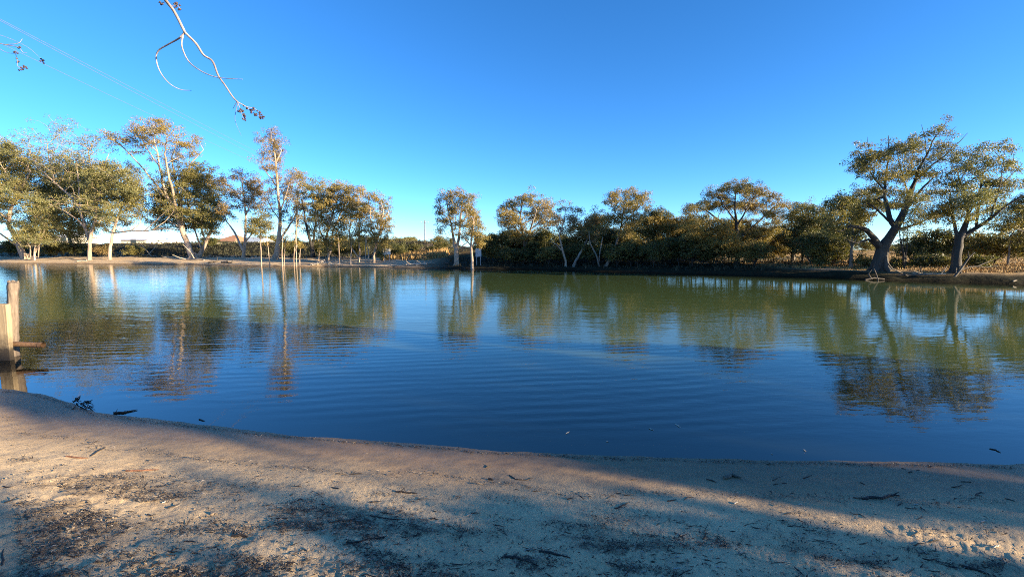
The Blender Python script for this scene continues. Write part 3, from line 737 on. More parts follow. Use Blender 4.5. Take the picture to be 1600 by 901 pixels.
tree_px("narrow tufted gum just right of the huge bronze crown", 1254, 49,
        [[(1254, 402, 4), (1253, 370, 3), (1255, 340, 2), (1254, 325, 1)], [(1254, 368, 2), (1264, 345, 1.2)]],
        [(1248, 322, 11, 5), (1262, 319, 7, 4), (1244, 340, 11, 9), (1265, 340, 9, 10), (1255, 362, 14, 10)], 'dark', 'olive', 29, dens=1.5)
tree_px("small dark gum squeezed between tufted gum and giant thick trunked tree", 1290, 46,
        [[(1290, 404, 4), (1289, 375, 3), (1284, 345, 2)], [(1289, 372, 2), (1276, 350, 1.2)]],
        [(1275, 328, 11, 6), (1290, 324, 9, 5), (1285, 346, 13, 9), (1270, 362, 12, 9), (1292, 368, 12, 10)], 'dark', 'dark', 30, dens=1.5)
HERO = tree_px("giant old river gum with a very thick dark trunk and lopsided crown at right", 1376, 36,
        [[(1375, 418, 23), (1375, 402, 21), (1379, 386, 18), (1389, 372, 14.5), (1400, 354, 12), (1412, 331, 10), (1420, 307, 8.5), (1429, 285, 6.5), (1436, 262, 4.5), (1448, 243, 3), (1461, 214, 2), (1480, 190, 1.1)],
         [(1373, 384, 12), (1364, 370, 10), (1355, 360, 8.5), (1342, 355, 6.5), (1329, 353, 5), (1311, 362, 3), (1296, 356, 1.6)],
         [(1398, 354, 9), (1390, 342, 8), (1382, 308, 5.5), (1385, 268, 3.6), (1389, 240, 2.2), (1388, 212, 1.1)], [(1413, 328, 6.5), (1428, 310, 5), (1443, 292, 3.6), (1466, 270, 2.2), (1480, 262, 1.2)],
         [(1404, 358, 5.5), (1426, 352, 4), (1446, 344, 2.6), (1464, 330, 1.4)], [(1430, 282, 4), (1452, 262, 3), (1470, 248, 2.4), (1490, 232, 1.7), (1512, 208, .8)], [(1370, 386, 6), (1357, 374, 5), (1338, 380, 3), (1322, 374, 1.5)],
         [(1385, 300, 3.4), (1366, 278, 2.4), (1352, 258, 1.6), (1340, 232, .9)], [(1420, 305, 3.5), (1412, 280, 2.5), (1404, 250, 1.6), (1402, 228, 1)], [(1388, 345, 4), (1368, 325, 3), (1345, 312, 2), (1326, 310, 1.2)], [(1366, 278, 1.8), (1358, 245, 1.2), (1356, 214, .7)],
         [(1448, 243, 1.8), (1445, 215, 1.2), (1440, 195, .7)], [(1461, 214, 1.4), (1478, 212, 1), (1494, 198, .6)], [(1470, 248, 1.4), (1472, 225, 1), (1486, 205, .6)]],
        [(1357, 250, 23, 13), (1342, 264, 11, 9), (1404, 230, 18, 8), (1430, 228, 14, 7), (1460, 204, 11, 4), (1382, 276, 18, 9, .8), (1414, 270, 17, 9, .8), (1441, 270, 15, 9, .8), (1327, 312, 24, 11), (1358, 318, 24, 13), (1398, 320, 19, 9, .8), (1311, 332, 21, 10, .7), (1342, 338, 24, 9, .6), (1430, 318, 15, 8, .8), (1454, 302, 15, 9, .8), (1463, 330, 13, 8, .8), (1299, 343, 13, 10, .7), (1480, 282, 9, 10, .6), (1486, 184, 8, 2, .35), (1475, 224, 12, 8, .22), (1492, 238, 10, 6, .22), (1346, 222, 10, 8, .22), (1372, 300, 14, 8, .7), (1440, 345, 12, 8, .5), (1424, 362, 9, 8, .35), (1472, 332, 12, 9, .7), (1408, 300, 14, 9, .6), (1460, 245, 14, 9, .5), (1425, 250, 14, 8, .6), (1366, 295, 14, 9, .6), (1332, 366, 14, 6, .45), (1300, 360, 14, 7, .5)], 'dark', 'olive', 31, k=60, sc=.42, lsize=.145, dens=1.35, tuft=4, wild=.45)
tree_px("spreading old gum at far right with fanned limbs and a thin airy crown", 1494, 33.5,
        [[(1494, 412, 14), (1496, 392, 13), (1499, 372, 11.5), (1507, 356, 8.5), (1513, 338, 6.5), (1511, 315, 4.6), (1500, 284, 3), (1494, 262, 1.6)], [(1497, 372, 6.5), (1490, 344, 5), (1486, 320, 3.4), (1484, 298, 1.8)],
         [(1503, 370, 8), (1524, 357, 7), (1546, 343, 5.5), (1574, 320, 3.6), (1596, 307, 2), (1618, 296, 1)], [(1526, 355, 5), (1529, 325, 4), (1530, 300, 3), (1539, 264, 2), (1554, 244, 1)], [(1546, 343, 3.4), (1556, 312, 2.6), (1562, 292, 2), (1579, 274, 1.4), (1598, 256, .8)], [(1513, 336, 3), (1528, 310, 2.2), (1544, 285, 1.4)], [(1500, 284, 2), (1512, 262, 1.4), (1530, 238, .8)], [(1562, 292, 1.6), (1566, 262, 1.1), (1570, 238, .7)]],
        [(1503, 243, 19, 7, .7), (1536, 234, 13, 6, .7), (1570, 234, 13, 6, .7), (1491, 258, 12, 9, .7), (1517, 262, 15, 9, .7), (1551, 256, 17, 8, .7), (1582, 262, 13, 8, .6), (1503, 286, 16, 9, .7), (1538, 284, 17, 9, .8), (1528, 314, 22, 10), (1497, 318, 17, 10), (1560, 302, 15, 9, .8), (1486, 294, 9, 9, .7), (1588, 288, 12, 8, .6), (1510, 335, 14, 6, .6), (1550, 330, 16, 9, .6), (1478, 338, 11, 9, .7), (1520, 300, 16, 10, .7), (1572, 322, 14, 9, .7), (1566, 282, 14, 10, .6), (1540, 352, 12, 7, .4)], 'dark', 'green', 32, k=58, sc=.42, lsize=.14, dens=1.35, tuft=4, wild=.45)
tree_px("dark leafy gum hanging in from the right edge of the view", 1640, 34,
        [[(1638, 405, 10), (1632, 375, 8), (1620, 345, 6), (1612, 320, 4)], [(1630, 370, 4), (1600, 362, 3), (1576, 352, 1.6)]],
        [(1597, 314, 14, 9), (1587, 338, 18, 10), (1612, 335, 20, 12), (1570, 356, 14, 8), (1610, 368, 22, 14), (1634, 300, 25, 20), (1640, 345, 30, 20)], 'dark', 'olive', 33, k=64, sc=.45, lsize=.15)
tree_px("thin leaning gum stem, sunlit on top, near the right edge field", 1576, 38,
        [[(1575, 412, 3.2), (1577, 395, 3), (1579, 372, 2.4), (1588, 352, 1.4)], [(1579, 374, 1.4), (1570, 356, .9)]],
        [(1582, 352, 13, 7, .8), (1570, 360, 10, 6, .8), (1592, 362, 10, 7, .8)], 'grey', 'olive', 34, flare=False)
tree_px("short black trunked gum pair between the two big old gums at right", 1411, 37,
        [[(1411, 415, 5), (1412, 398, 4.4), (1409, 385, 2.4), (1405, 360, 1.2), (1404, 340, .8)], [(1411, 424, 4.6), (1415, 402, 3.6), (1417, 380, 1.8), (1418, 350, 1)], [(1412, 398, 2), (1411, 370, 1.3), (1412, 345, .8)]],
        [(1408, 340, 8, 6, .3), (1418, 352, 8, 6, .3), (1402, 390, 6, 4, .4)], 'dark', 'dark', 35, flare=False)
tree_px("pale skinny gum with a burnt black foot left of the giant gum", 1330, 39,
        [[(1330, 410, 7), (1330, 396, 5), (1331, 384, 3.4), (1333, 360, 2)], [(1330, 392, 2.4), (1338, 372, 1.8), (1346, 355, 1)], [(1331, 388, 2), (1322, 365, 1.4)]],
        [(1333, 362, 14, 8, .6), (1345, 376, 10, 7, .6), (1320, 372, 12, 8, .6)], 'grey', 'dark', 36, flare=False)

# shrubs under and between the trees: a few kinds, copied along the bank
def shrub(label, x, y, w, h, leaf, seed, group, bark='dark', sc=.45, k=34):
    rng = np.random.default_rng(seed)
    z = float(terrain(x, y)) - .05
    base = np.array([x, y, z])
    limbs = [[(x, y, z, .07), (x + rng.normal(0, .1), y, z + h * .35, .05), (x + rng.normal(0, .2), y + rng.normal(0, .2), z + h * .75, .03)]]
    for q in range(4):
        a = rng.uniform(0, 6.28); rr = w * rng.uniform(.25, .4)
        limbs.append([(x, y, z + h * .1, .05), (x + rr * .5 * math.cos(a), y + rr * .5 * math.sin(a), z + h * .35, .035), (x + rr * math.cos(a), y + rr * math.sin(a), z + h * .65, .02)])
    blobs = []
    for q in range(7):
        a = rng.uniform(0, 6.28); rr = w * .30 * math.sqrt(rng.uniform(0, 1))
        blobs.append(((x + rr * math.cos(a), y + rr * math.sin(a), z + h * rng.uniform(.40, .86)), (w * .24, w * .24, h * .15), .62))
    blobs.append(((x, y, z + h * .38), (w * .42, w * .42, h * .16), .35))
    return plant("shrub", label, "shrub", base, [np.array(L) for L in limbs], blobs, bark, leaf, seed, sc=sc, k=k, lsize=sc * .5, step=.5, group=group, flare=False, part=("stem", "crown"))
TH_L, TH_G = "dark green shrub in the shaded thicket along the far right bank", "dark shrubs of the far bank thicket"
proto = [shrub(TH_L, 24.0, 47.0, 4.4, 4.8, 'gold', 304, TH_G, 'grey'), shrub(TH_L, 4.5, 58.0, 4.6, 4.6, 'dark', 301, TH_G), shrub(TH_L, 14.0, 51.5, 4.2, 5.0, 'olive', 302, TH_G), shrub(TH_L, 19.5, 46.5, 4.4, 4.4, 'dark', 303, TH_G)]
def put_copy(src, x, y, s, rz, label=None, group=None, dz=0.0):
    c = copy_tree(src)
    c.location = (x, y, float(terrain(x, y)) - .05 + dz); c.scale = (s[0], s[0], s[1]); c.rotation_euler = (0, 0, rz)
    if label: c["label"] = label
    if group: c["group"] = group
    return c
TH = []
rng = np.random.default_rng(21)
for px in range(762, 1332, 20):
    for row in range(2):
        yy = 45.0
        for _ in range(8): yy = np.interp((px - 800) / F_PX * yy, FAR_X, FAR_Y)
        d = yy + (4.6 if row == 0 else 10.5) + rng.uniform(-1.2, 1.8)
        if row == 0 and (px > 1235 and rng.uniform() < .5 or 1060 < px < 1232 and rng.uniform() < .55): continue
        x = (px + rng.uniform(-7, 7) - 800) / F_PX * d
        hs_ = rng.uniform(.45, .8) if row == 0 else rng.uniform(.65, 1.05)
        if (960 < px < 1095 or px > 1225) and row == 1: hs_ *= 1.28
        if row == 1: hs_ *= rng.choice([.8, 1, 1, 1.22])
        put_copy(proto[int(rng.integers(4)) if row else int(rng.choice([1, 2, 3, 3, 1]))], x, d, (rng.uniform(.75, 1.1), hs_), rng.uniform(0, 6.28))
for px, d, w, h, lab, lf in [(1455, 41, 4.8, 3.5, "wide low dark bush between the two big old gums at right", 'dark'), (1553, 40, 4.6, 3.4, "wide leafy bush between the far right gum and the thin leaning stem", 'olive'),
                             (1608, 38, 4.2, 3.6, "dense bush cut off by the right edge under hanging leaves", 'olive'), (1300, 41, 3.4, 2.6, "dark bush beside the skinny burnt footed gum", 'dark'),
                             (1352, 38.6, 1.8, 1.0, "low dark scrub right of the skinny burnt footed gum", 'dark'), (1398, 37.6, 1.6, .9, "low dark scrub tucked against the giant gum's right side", 'dark'), (1440, 37.0, 2.2, 1.2, "low dark scrub in front of the wide bush between the old gums", 'dark'), (1470, 36.2, 2.0, 1.1, "low dark scrub just left of the far right old gum", 'dark'), (1530, 36.4, 2.2, 1.0, "low dark scrub behind the dead forked branch", 'dark'), (1282, 40.2, 2.2, 1.3, "low dark scrub on the bank left of the skinny burnt footed gum", 'dark'), (1424, 43.5, 3.4, 3.0, "dark bush tight behind the short black trunked pair", 'dark'), (1510, 44, 4.4, 3.2, "dark bush filling the gap right behind the far right old gum", 'dark'), (597, 66.5, 2.0, 3.0, "low green bush under the white sign on the left bank", 'green'), (330, 98, 5, 2.4, "dark low bush on the levee behind the leaning trunk pair", 'dark'),
                             (212, 86, 3.6, 2.6, "tangled twiggy bush at the foot of the curving pale gum", 'olive'), (86, 88, 6, 3.4, "dark bush under the small bright green gum", 'dark'), (120, 90, 5, 3.4, "dark bush behind the white barked trunk", 'dark'),
                             (455, 78, 4.4, 3.6, "olive bush behind the saplings on the left bank", 'olive'), (530, 74, 4.6, 3.4, "shadowed bush behind the golden multi stemmed gum", 'dark'), (560, 73, 4.4, 3.4, "shadowed bush behind the twin stemmed slim gum", 'dark'),
                             (623, 74, 5, 2.8, "dark bush right of the white sign", 'dark'), (640, 78, 5, 2.2, "dark bush on the levee below the utility pole", 'dark'), (768, 60, 4.6, 4.2, "dark bush behind the grey sign", 'dark'), (684, 74, 5, 2.0, "low dark bush left of the round crowned golden gum", 'dark'),
                             (500, 77, 4, 3.0, "dark bush at the foot of the black forked trunk", 'dark'), (165, 87, 4, 3.0, "brown shaded bush behind the curving pale trunk", 'brown'), (20, 92, 7, 4, "dark bush behind the leaning gum at far left", 'dark')]:
    x = (px - 800) / F_PX * d
    shrub(lab, x, d, w, h, lf, 400 + px, None)

# distant trees over the levee and at the edge of the field
FAR_L, FAR_G = "small distant tree along the horizon beyond the field", "distant trees on the horizon"
far_proto = shrub(FAR_L, -45, 190, 9, 6, 'olive', 501, FAR_G, sc=.9, k=24)
rng = np.random.default_rng(5)
for px, d, w, h in [(612, 190, 1, .9), (628, 175, .9, .9), (645, 200, 1.0, 1.1), (684, 180, 1, 1), (705, 185, .8, .9), (418, 170, 1.2, 1.0), (340, 190, 1, .9), (575, 180, 1.2, 1), (540, 185, 1.2, 1.1), (760, 180, 1.2, 1.2),
                    (1345, 130, 1.2, .75), (1372, 140, 1.2, .8), (1398, 150, 1.2, .8), (1420, 135, 1.1, .7), (1445, 145, 1.3, .8), (1475, 140, 1.2, .8), (1505, 150, 1.3, .9), (1530, 140, 1.2, .8), (1560, 130, 1.2, .8), (1592, 135, 1.2, .9), (1620, 130, 1.2, .9), (1310, 150, 1.2, .9), (1270, 150, 1.2, .9), (1225, 150, 1.2, .9), (880, 160, 1.2, 1.2), (1060, 150, 1.3, 1.2), (980, 160, 1.2, 1.2), (1140, 150, 1.2, 1.1)]:
    f_ = rng.uniform(.55, 1.35) if px > 1300 else 1
    put_copy(far_proto, (px - 800) / F_PX * d, d, (w * rng.uniform(.7, 1.15), h * f_), rng.uniform(0, 6.28))

# ------------------------------------------------------------------ near bank trees behind and beside the camera (off frame)
def nt_pt(n, t, z): 
    q = N_H * n + S_H * t
    return np.array([q[0], q[1], z])
def gap(a):  # leaf-free windows shaped to let sun patches reach the beach and post
    n = a[:, :2] @ N_H; t = a[:, :2] @ S_H
    z25 = a[:, 2] - TAN_EL * (t - 25)
    g = (n > 3.72) & (n < 4.62) & (z25 > 5.3) & (z25 < 6.4)
    g |= (n > 1.28) & (n < np.interp(z25, [6.5, 7.0, 7.5, 8.1], [4.6, 4.1, 3.45, 2.95])) & (z25 > np.interp(n, [1, 1.8, 2.1, 2.6, 3.3, 4.2], [6.6, 6.7, 6.95, 6.95, 6.7, 6.1])) & (z25 < 8.6)
    g |= (n > 5.5) & (n < 6.15) & (z25 > 5.1) & (z25 < 6.2)
    g |= (n > 3.75) & (n < 5.0) & (z25 > 9.1)
    g |= (n > np.interp(z25, [4.8, 9.6], [11.8, 9.4])) | (z25 > 10.3)
    return g
def bank_gum(label, n, t, blobs, seed, leaf='olive', reject=gap, group="near bank gums outside the view", big=1.0):
    q = nt_pt(n, t, 0); z = float(terrain(q[0], q[1])) - .05
    base = np.array([q[0], q[1], z])
    top = max(b[2] for b in blobs)
    limbs = [np.array([(*base, .42), (*(base + [.2, .1, 1.6]), .36), (*(base + [.1, .3, top * .45]), .26), (*(base + [-.2, .1, top * .8]), .12)])]
    WB = [(nt_pt(bn, bt, bz), (rn, rn, rz), dens) for bn, bt, bz, rn, rz, dens in [(*b[:5], b[5] if len(b) > 5 else 1.0) for b in blobs]]
    return plant("gum_tree", label, "tree", base, limbs, WB, 'grey', leaf, seed, sc=.6, k=42, lsize=.46, reject=reject, group=group, step=.9)
NB = "gum tree on the near bank throwing shade over the beach"
def canopy(n0, n1, z0, z1, t0, seed, per=5.5):  # leaf mass spread across the sun's path to shade beach and near water
    rg = np.random.default_rng(seed); k = int((n1 - n0) * (z1 - z0) * per)
    n_, z_, t_ = rg.uniform(n0, n1, k), rg.uniform(z0, z1, k), t0 + rg.normal(0, 1.3, k)
    q = n_[:, None] * N_H + t_[:, None] * S_H
    return np.column_stack([q, z_ + TAN_EL * (t_ - 25)])
def near_gum(n, t, box, seed):
    q = nt_pt(n, t, 0); base = np.array([*q[:2], float(terrain(q[0], q[1])) - .05]); top = box[3] * .9
    limbs = [np.array([(*base, .42), (*(base + [.2, .1, 1.6]), .36), (*(base + [.1, .3, top * .5]), .26), (*(base + [-.2, .1, top * .85]), .12)])]
    return plant("gum_tree", NB, "tree", base, limbs, [], 'grey', 'olive', seed, sc=.5, k=46, lsize=.42, reject=gap, group="near bank gums outside the view", step=.9, extra=canopy(*box, t, seed))
near_gum(10.2, 26, (7.6, 12.6, 2.6, 10.4), 601)
near_gum(7.0, 29, (4.4, 8.0, 2.6, 10.4), 602)
near_gum(-.2, 25, (-.6, 4.8, 2.6, 10.4), 603)
bank_gum(NB, -4.0, 24, [(-3.5, 24, 6.0, 3, 2.5), (-5, 25, 8.5, 3, 2.5), (-2, 23, 4.0, 2.5, 2)], 604)
bank_gum(NB, -10.0, 6, [(-10, 6, 8.0, 3.5, 2.5, .5), (-11, 8, 10.5, 3, 2, .5), (-12, 3, 7.0, 3, 2, .5)], 605)
# ------------------------------------------------------------------ buildings beyond the levee
def building(name, label, px0, px1, d, top_py, eave_py, roof, wall, depth=8, hip=False):
    x0, x1 = (px0 - 800) / F_PX * d, (px1 - 800) / F_PX * d
    zt, ze = at(800, top_py, d)[2], at(800, eave_py, d)[2]
    zb = float(terrain((x0 + x1) / 2, d)) - .1
    cx, w = (x0 + x1) / 2, x1 - x0
    root = empty(name, (cx, d, zb))
    b = MB(); b.box((cx, d + depth / 2, (zb + ze) / 2), (w, depth, ze - zb)); b.build("wall", wall, root, (cx, d, zb))
    r = MB(); e = .5
    if hip: ridge = [[cx - w * .08, d + depth / 2, zt], [cx + w * .08, d + depth / 2, zt]]
    else: ridge = [[x0 - e, d + depth / 2, zt], [x1 + e, d + depth / 2, zt]]
    vs = [[x0 - e, d - e, ze + .01], [x1 + e, d - e, ze + .01], [x1 + e, d + depth + e, ze + .01], [x0 - e, d + depth + e, ze + .01]] + ridge
    r.add(vs, [[0, 1, 5, 4], [2, 3, 4, 5]]); r.add(vs, [[1, 2, 5], [3, 0, 4]]); r.add(vs, [[3, 2, 1, 0]])
    r.build("roof", roof, root, (cx, d, zb))
    nwin = max(1, int(w / 5))
    for q in range(nwin):
        wx = x0 + w * (q + .5) / nwin
        g = MB(); g.box((wx, d - .03, (zb + ze) / 2 + .3), (1.4, .08, 1.1)); wo = g.build("window", M_GLASS, root, (cx, d, zb))
    return tag(root, label, "building")
building("shed", "long low shed with a white roof behind the levee at left", 192, 232, 118, 371, 375, M_ROOF_WHITE, M_WALL)
building("house", "small house with a grey and pink roof right of the white shed", 236, 252, 122, 372, 376, M_ROOF_GREY, M_WALL)
building("house", "house with a brown hip roof seen between the round and rusty gums", 341, 368, 116, 366, 377, M_ROOF_BROWN, M_WALL, 9, True)
building("house", "pale blue grey roofed house beside the ball crowned sapling", 372, 404, 120, 370, 378, M_ROOF_GREY, M_WALL)
building("shed", "pale shed glimpsed behind the white barked gum at left", 88, 120, 120, 363, 370, M_ROOF_WHITE, M_WALL)

# ------------------------------------------------------------------ utility poles and wires
def pole(x, y, ztop, label, group=None):
    zb = float(terrain(x, y)) - .3
    root = empty("utility_pole", (x, y, zb))
    b = MB(); b.tube([(x, y, zb), (x, y, (zb + ztop) / 2), (x, y, ztop)], [.24, .2, .15], 10); b.build("post", M_POLE, root, (x, y, zb))
    b = MB(); b.box((x, y - .2, ztop - .9), (2.6, .12, .14)); arm = b.build("crossarm", M_POLE, root, (x, y, zb))
    for dx in (-1.2, 0.35, 1.2):
        b = MB(); b.tube([(x + dx, y - .2, ztop - .83), (x + dx, y - .2, ztop - .72), (x + dx, y - .2, ztop - .6)], [.05, .09, .05], 8); b.build("insulator", M_CERAMIC, arm, (x, y, zb))
    return tag(root, label, "power pole", group)
FP, NP = (-30.2, 150.0, 12.6), (-18.0, -5.0, 12.9)
pole(*FP, "tall timber power pole with crossarm on the horizon near the middle")
pole(*NP, "timber power pole on the near bank carrying the overhead wires")
px_, d_ = 622, 260
pole((px_ - 800) / F_PX * d_, d_, 9.2, "small faint power pole far off at the end of the left bank clump")
for dx, lab, dz in ((-1.2, "leftmost of the faint overhead wires crossing the upper left sky", 0), (.35, "middle faint overhead wire crossing the upper left sky", .35), (1.2, "lowest faint overhead wire crossing the upper left sky", -.7)):
    u = np.linspace(0, 1, 60)
    a, c = np.array([NP[0] + dx, NP[1] - .2, NP[2] - .6]), np.array([FP[0] + dx, FP[1] - .2, FP[2] - .6])
    pts = a[None] * (1 - u)[:, None] + c[None] * u[:, None]
    pts[:, 2] -= 4 * (2.7 - dz) * u * (1 - u)
    b = MB(); b.tube(pts, .0075, 5); tag(b.build("power_line", M_WIRE, None, tuple(a)), lab, "wire", "overhead wires")

# ------------------------------------------------------------------ signs on the far bank
def sign(label, px0, px1, py0, py1, d, mat, turn):
    c0, c1 = at(px0, py0, d), at(px1, py1, d)
    x, w, zt, zb_ = (c0[0] + c1[0]) / 2, abs(c1[0] - c0[0]), c0[2], c1[2]
    g = float(terrain(x, d)) - .1
    root = empty("sign", (x, d, g))
    ca, sa = math.cos(turn), math.sin(turn); R = [[ca, -sa, 0], [sa, ca, 0], [0, 0, 1]]
    b = MB(); b.box((x, d, (zt + zb_) / 2), (w, .05, zt - zb_), 0, R); b.build("board", mat, root, (x, d, g))
    for s in (-1, 1):
        b = MB(); px3 = x + s * w * .33 * ca + .05 * sa; py3 = d + s * w * .33 * sa + .06
        b.tube([(px3, py3, g), (px3, py3, zt - .05)], [.045, .045], 8); b.build("post", M_METAL, root, (x, d, g))
    return tag(root, label, "sign")
sign("white sign board beside the last golden gum of the left bank", 598, 610, 388.5, 397.5, 66, M_SIGN_WHITE, .35)
sign("grey sign board on two posts right of the drooping gum in the shallows", 743, 752, 388, 401, 56.5, M_SIGN_GREY, .2)

# ------------------------------------------------------------------ remains of a landing at the left edge
M_PLANK, nt, p, out = new_mat("landing_plank")
pos = nd(nt, "ShaderNodeTexCoord").outputs["Object"]
g1 = noise(nt, 18, 5, mapping(nt, pos, (1, 1, .06)), dist=.6)
c = ramp(nt, g1, [(.3, (.25, .185, .11)), (.7, (.40, .31, .19))])
sep = nd(nt, "ShaderNodeSeparateXYZ"); nt.links.new(pos, sep.inputs[0])
wet_shade = math_n(nt, 'ADD', sep.outputs[2], math_n(nt, 'MULTIPLY', noise(nt, 7, 4, pos), .55))
c = mixc(nt, ramp(nt, math_n(nt, 'MULTIPLY', wet_shade, .5), [(.50, (1, 1, 1)), (.68, (0, 0, 0))]), c, (.035, .026, .016))  # dark foot paints in both wet wood and the shade low down
nt.links.new(c, p.inputs["Base Color"]); p.inputs["Roughness"].default_value = .8; bump(nt, g1, .5, .01, p)
M_OLDPOST = wood_mat("old_post_wood", (.08, .06, .045), (.24, .19, .145), 22)
def at_water(px, py): r = ray(px, py); return np.array([0, 0, H_EYE]) + r * (H_EYE / -r[2])
rng = np.random.default_rng(11)
f0 = at_water(10, 562); D0 = f0[1]
# squared plank at the front
root = empty("landing_post", (f0[0], D0, -.5))
m = px_scale(D0)
top = at(12, 475, D0)[2]
b = MB(); prof = np.array([[-11, -1.5], [9.5, -1.5], [9.5, 1.5], [-11, 1.5]]) * m * np.array([1, 2.2])
zs = [-.6, .0, .25, .5, .8, top]
vs = []
for q, z in enumerate(zs):
    lean = .028 * (z / top) * 1.4
    for pr in prof: vs.append([f0[0] + pr[0] * (1 + .015 * rng.normal()) + lean, D0 + pr[1] + .004 * rng.normal(), z + (.01 * rng.normal() if q == len(zs) - 1 else 0)])
fs = [[q * 4 + j, q * 4 + (j + 1) % 4, q * 4 + 4 + (j + 1) % 4, q * 4 + 4 + j] for q in range(len(zs) - 1) for j in range(4)] + [[20, 21, 22, 23]]
b.add(vs, fs); o = b.build("plank", M_PLANK, root, (f0[0], D0, -.5))
bv = o.modifiers.new("bevel", 'BEVEL'); bv.width = .008; bv.segments = 2
for zz in (.78, 1.05):
    b = MB(); b.tube([(f0[0] - .03, D0 - .052, zz), (f0[0] - .03, D0 - .035, zz)], [.014, .014], 8); b.build("bolt", M_METAL, root, (f0[0], D0, -.5))
tag(root, "squared yellowish plank post standing in the water at the left edge", "post", "remains of the old landing")
# weathered round post behind
Dq = D0 + .35; p1 = at(21, 441, Dq); pb = at(17, 540, Dq)
b = MB(); n = 16; u = np.linspace(0, 1, n)
pts = np.array([pb + (p1 - pb) * q for q in u]); pts = np.vstack([[pb[0] - .01, Dq, -.6], pts])
rad = np.concatenate([[.125], np.interp(u, [0, .45, .6, .8, .95, 1], [.12, .11, .09, .085, .10, .09])])
b.tube(pts, rad, 14, 0, rough=.06, rng=rng)
for q in range(7):
    a = rng.uniform(0, 6.28); b.box((p1[0] + .07 * math.cos(a), p1[1] + .07 * math.sin(a), p1[2] + .01), (.03, .03, rng.uniform(.03, .09)))
tag(b.build("old_post", M_OLDPOST, None, (pb[0], Dq, -.6)), "split weathered round post behind the squared plank at the left edge", "post", "remains of the old landing")
# pipe
q0, q1 = at(14, 537, D0 + .14), at(67, 539, D0 + .14)
M_RUST = plain_mat("rusty_pipe", (.15, .085, .045), .75, .15, .4, 20)
b = MB(); r_ = 4.2 * m
b.tube([q0, q0 * .5 + q1 * .5, q1], r_, 14, 0, cap=False); b.tube([q1, q1 * .6 + q0 * .4], r_ * .78, 14, 0, cap=False)
dirv = (q1 - q0) / np.linalg.norm(q1 - q0)
b.tube([q1 - dirv * .07, q1 + dirv * .005], r_ * 1.1, 14, 0, cap=False)
tag(b.build("pipe", M_RUST, None, tuple(q0)), "rusty brown pipe sticking out sideways from the landing posts over the water", "pipe", "remains of the old landing")

# ------------------------------------------------------------------ hanging branch at top left (part of a gum behind the camera)
def hang(pts_px, d, r0, r1, n=26, yvar=0):
    P = np.array([at(q[0], q[1], d + (q[2] if len(q) > 2 else 0)) for q in pts_px])
    # Catmull-Rom smoothing
    out = []; Q = np.vstack([2 * P[0] - P[1], P, 2 * P[-1] - P[-2]])
    for i in range(1, len(Q) - 2):
        for u in np.linspace(0, 1, 6, endpoint=False):
            out.append(.5 * ((2 * Q[i]) + (-Q[i - 1] + Q[i + 1]) * u + (2 * Q[i - 1] - 5 * Q[i] + 4 * Q[i + 1] - Q[i + 2]) * u * u + (-Q[i - 1] + 3 * Q[i] - 3 * Q[i + 1] + Q[i + 2]) * u ** 3))
    out.append(P[-1]); out = np.array(out)
    return out, np.linspace(r0, r1, len(out)) * .66
DB = 4.2; pm = px_scale(DB)
tb = np.array([-3.9, -2.2, float(terrain(-3.9, -2.2)) - .1])
troot = empty("gum_tree", tb)
trk = MB(); up0 = at(225, -95, DB - .5)
trk.tube([tb, tb + [.05, .1, 1.5], tb + [.2, .3, 3.2], tb + [.4, .9, 4.9]], [.30, .26, .22, .16], 12, 0, rough=.04, rng=rng)
trk.tube([tb + [.4, .9, 4.9], tb + [.55, 2.2, 5.9], np.array([up0[0] - .15, up0[1] - 1.3, up0[2] + .7]), up0], [.14, .09, .05, 3.2 * pm], 8, 0)
upl = at(-60, 40, 4.6)
trk.tube([tb + [.2, .3, 3.2], tb + [-.3, 2.0, 4.6], np.array([upl[0] - .4, upl[1] - 1.5, upl[2] + .4]), upl], [.12, .07, .03, 1.4 * pm], 8, 0)
trk.build("trunk", BARK['grey'], troot, tb)
twb = MB()
bj = (286, 52)
main, rr = hang([(225, -95, -.5), (250, -15, -.2), (272, 18, 0), (286, 45, 0), (290, 52, .02), (306, 68, .03), (318, 86, .05), (332, 96, .05), (341, 118, .06), (352, 134, .06), (364, 152, .08), (372, 160, .08)], DB, 3.4 * pm, 1.4 * pm); twb.tube(main, rr, 8)
for ptl, a, c in [([(288, 52, .02), (280, 60, .03), (262, 70, .08), (248, 79, .12), (244, 92, .14), (250, 112, .16), (264, 130, .18), (282, 140, .2), (299, 141.5, .22)], 2.2, .5),
                  ([(286, 55, .0), (284, 72, -.05), (294, 95, -.08), (312, 110, -.12), (335, 120, -.14), (358, 123, -.16), (379, 124, -.18)], 1.7, .5),
                  ([(372, 160, .08), (383, 166, .1), (394, 175, .12), (404, 181, .12), (411, 184, .12)], 1.2, .45), ([(371, 160, .08), (376, 172, .05), (381, 188, .03)], .8, .35), ([(372, 160, .08), (369, 172, .1), (367, 185, .1), (370, 196, .1), (377, 212, .1)], .7, .2), ([(370, 159, .08), (364, 170, .1)], .8, .4),
                  ([(385, 167, .1), (398, 170, .14), (405, 176, .14)], .7, .35), ([(262, 2, -.1), (252, 5, -.1), (247, 4, -.1)], .7, .4), ([(268, 10, -.1), (276, 8, -.1), (282, 14, -.1)], .7, .4)]:
    q, rr = hang(ptl, DB, a * pm, c * pm); twb.tube(q, rr, 6)
twb.build("hanging_branch", M_TWIG, troot, tb)
twl = MB()
